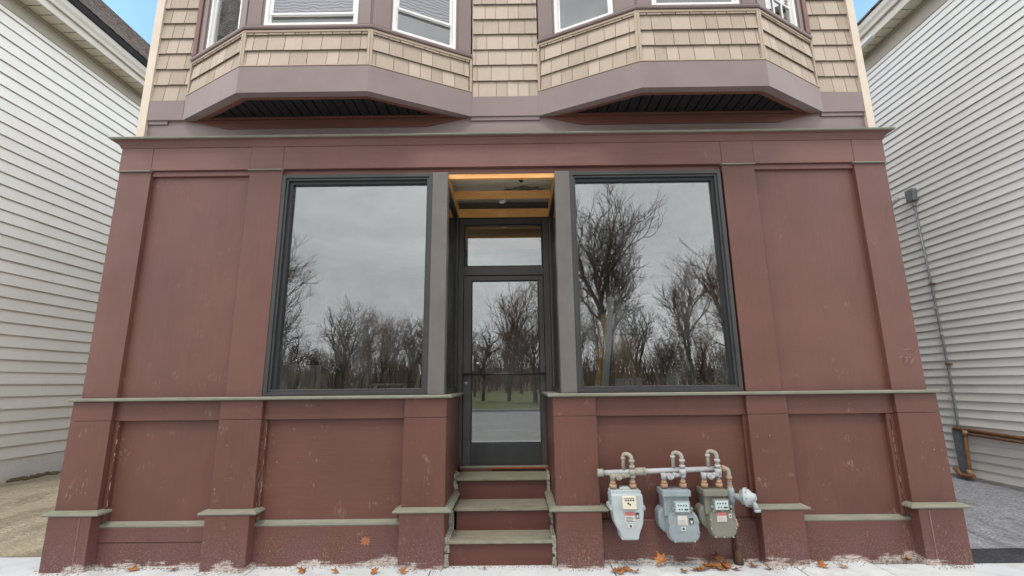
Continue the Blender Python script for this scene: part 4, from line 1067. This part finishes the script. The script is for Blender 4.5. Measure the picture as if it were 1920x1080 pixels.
# far woodland reading as one mass
m = MB()
for k in range(6500):
    x = q.uniform(-95, 95); y = -72-q.uniform(0, 26); hgt = q.uniform(3.0, 8.5)
    d = Vector((q.uniform(-.35, .35), 0, 1)); b = Vector((x, y, -.2+q.uniform(0, 3)))
    m.tube([b, b+d*hgt*.5, b+d*hgt*.8+Vector((q.uniform(-.5, .5), 0, 0))], [.07, .05, .02], 3, False, False)
tag(m.build('far_woodland', M['twig']), 'distant leafless woodland mirrored as a dark band low in the shop glass', 'woodland', None, 'stuff')

# ------------------------------------------------------------------ world and light
w = bpy.data.worlds.new('World'); sc.world = w; w.use_nodes = True
nt = w.node_tree; nt.nodes.clear(); L = nt.links
def nn(k, **kw):
    n = nt.nodes.new(k)
    for a, v in kw.items(): setattr(n, a, v)
    return n
SUN_EL, SUN_AZ = R(62), R(190)       # azimuth clockwise from +y (north): behind the camera
sky = nn('ShaderNodeTexSky', sky_type='NISHITA', sun_disc=False, sun_elevation=SUN_EL, sun_rotation=SUN_AZ, altitude=100, air_density=1., dust_density=1., ozone_density=1.5)
tc = nn('ShaderNodeTexCoord')
mp = nn('ShaderNodeMapping'); mp.inputs['Scale'].default_value = (1, 1, 2.2); L.new(tc.outputs['Generated'], mp.inputs['Vector'])
n1 = nn('ShaderNodeTexNoise'); n1.inputs['Scale'].default_value = 2.2; n1.inputs['Detail'].default_value = 8; n1.inputs['Roughness'].default_value = .55; n1.inputs['Distortion'].default_value = .4
L.new(mp.outputs[0], n1.inputs['Vector'])
sp = nn('ShaderNodeSeparateXYZ'); L.new(tc.outputs['Generated'], sp.inputs[0])
# overcast toward the street (-y), opening to blue behind the building (+y)
mr = nn('ShaderNodeMapRange'); L.new(sp.outputs['Y'], mr.inputs[0]); mr.inputs[1].default_value = -.1; mr.inputs[2].default_value = .55; mr.inputs[3].default_value = .75; mr.inputs[4].default_value = -.02
ad = nn('ShaderNodeMath', operation='ADD'); L.new(n1.outputs[0], ad.inputs[0]); L.new(mr.outputs[0], ad.inputs[1])
cf = nn('ShaderNodeMapRange'); L.new(ad.outputs[0], cf.inputs[0]); cf.inputs[1].default_value = .52; cf.inputs[2].default_value = .72
n2 = nn('ShaderNodeTexNoise'); n2.inputs['Scale'].default_value = 3.2; n2.inputs['Detail'].default_value = 7; n2.inputs['Roughness'].default_value = .6; n2.inputs['Distortion'].default_value = .3
mp2 = nn('ShaderNodeMapping'); mp2.inputs['Location'].default_value = (3, 5, 1); mp2.inputs['Scale'].default_value = (1, 1, 2.4); L.new(tc.outputs['Generated'], mp2.inputs[0]); L.new(mp2.outputs[0], n2.inputs['Vector'])
cm = nn('ShaderNodeMix', data_type='RGBA'); mr2 = nn('ShaderNodeMapRange'); L.new(n2.outputs[0], mr2.inputs[0]); mr2.inputs[1].default_value = .35; mr2.inputs[2].default_value = .66
L.new(mr2.outputs[0], cm.inputs[0]); cm.inputs[6].default_value = (6.0, 6.15, 6.3, 1); cm.inputs[7].default_value = (8.2, 8.4, 8.6, 1)
mx = nn('ShaderNodeMix', data_type='RGBA'); L.new(cf.outputs[0], mx.inputs[0])
ax = nn('ShaderNodeMath', operation='ABSOLUTE'); L.new(sp.outputs['X'], ax.inputs[0])
mr3 = nn('ShaderNodeMapRange'); mr3.interpolation_type = 'SMOOTHSTEP'; L.new(ax.outputs[0], mr3.inputs[0]); mr3.inputs[1].default_value = .4; mr3.inputs[2].default_value = .85; mr3.inputs[3].default_value = .95; mr3.inputs[4].default_value = 2.0
vm = nn('ShaderNodeVectorMath', operation='SCALE'); L.new(mx.outputs[2], vm.inputs[0]); L.new(mr3.outputs[0], vm.inputs[3])
hz = nn('ShaderNodeMix', data_type='RGBA'); hz.inputs[0].default_value = .55; L.new(sky.outputs[0], hz.inputs[6]); hz.inputs[7].default_value = (1.9, 3.5, 6.0, 1); L.new(hz.outputs[2], mx.inputs[6]); L.new(cm.outputs[2], mx.inputs[7])
bg = nn('ShaderNodeBackground'); L.new(vm.outputs[0], bg.inputs[0]); bg.inputs[1].default_value = .115
ou = nn('ShaderNodeOutputWorld'); L.new(bg.outputs[0], ou.inputs[0])
sd = bpy.data.lights.new('sun', 'SUN'); sd.energy = 1.1; sd.angle = R(16); sd.color = (1, .96, .9)
so = bpy.data.objects.new('sun', sd); col.objects.link(so)
dirn = Vector((math.sin(SUN_AZ)*math.cos(SUN_EL), math.cos(SUN_AZ)*math.cos(SUN_EL), math.sin(SUN_EL)))
so.rotation_euler = dirn.to_track_quat('Z', 'Y').to_euler(); so.location = (0, -20, 20)

# ------------------------------------------------------------------ camera
from mathutils import Matrix
Rr = Vector((.99992764, .00584355, -.01051472)); U = Vector((.0114682, -.19921309, .97988909)); F = Vector((-.00363137, .97993877, .19926569))
cam = bpy.data.cameras.new('camera'); co = bpy.data.objects.new('camera', cam); col.objects.link(co)
mw = Matrix((( Rr.x, U.x, -F.x, 0), (Rr.y, U.y, -F.y, -4.378), (Rr.z, U.z, -F.z, 1.5), (0, 0, 0, 1)))
co.matrix_world = mw
cam.sensor_width = 36; cam.lens = 875.47/1920*36; cam.clip_end = 1500; cam.clip_start = .05
sc.camera = co
sc.view_settings.view_transform = 'Standard'; sc.view_settings.look = 'None'; sc.view_settings.gamma = 1; sc.view_settings.exposure = .94
sc.cycles.max_bounces = 8; sc.cycles.transparent_max_bounces = 12
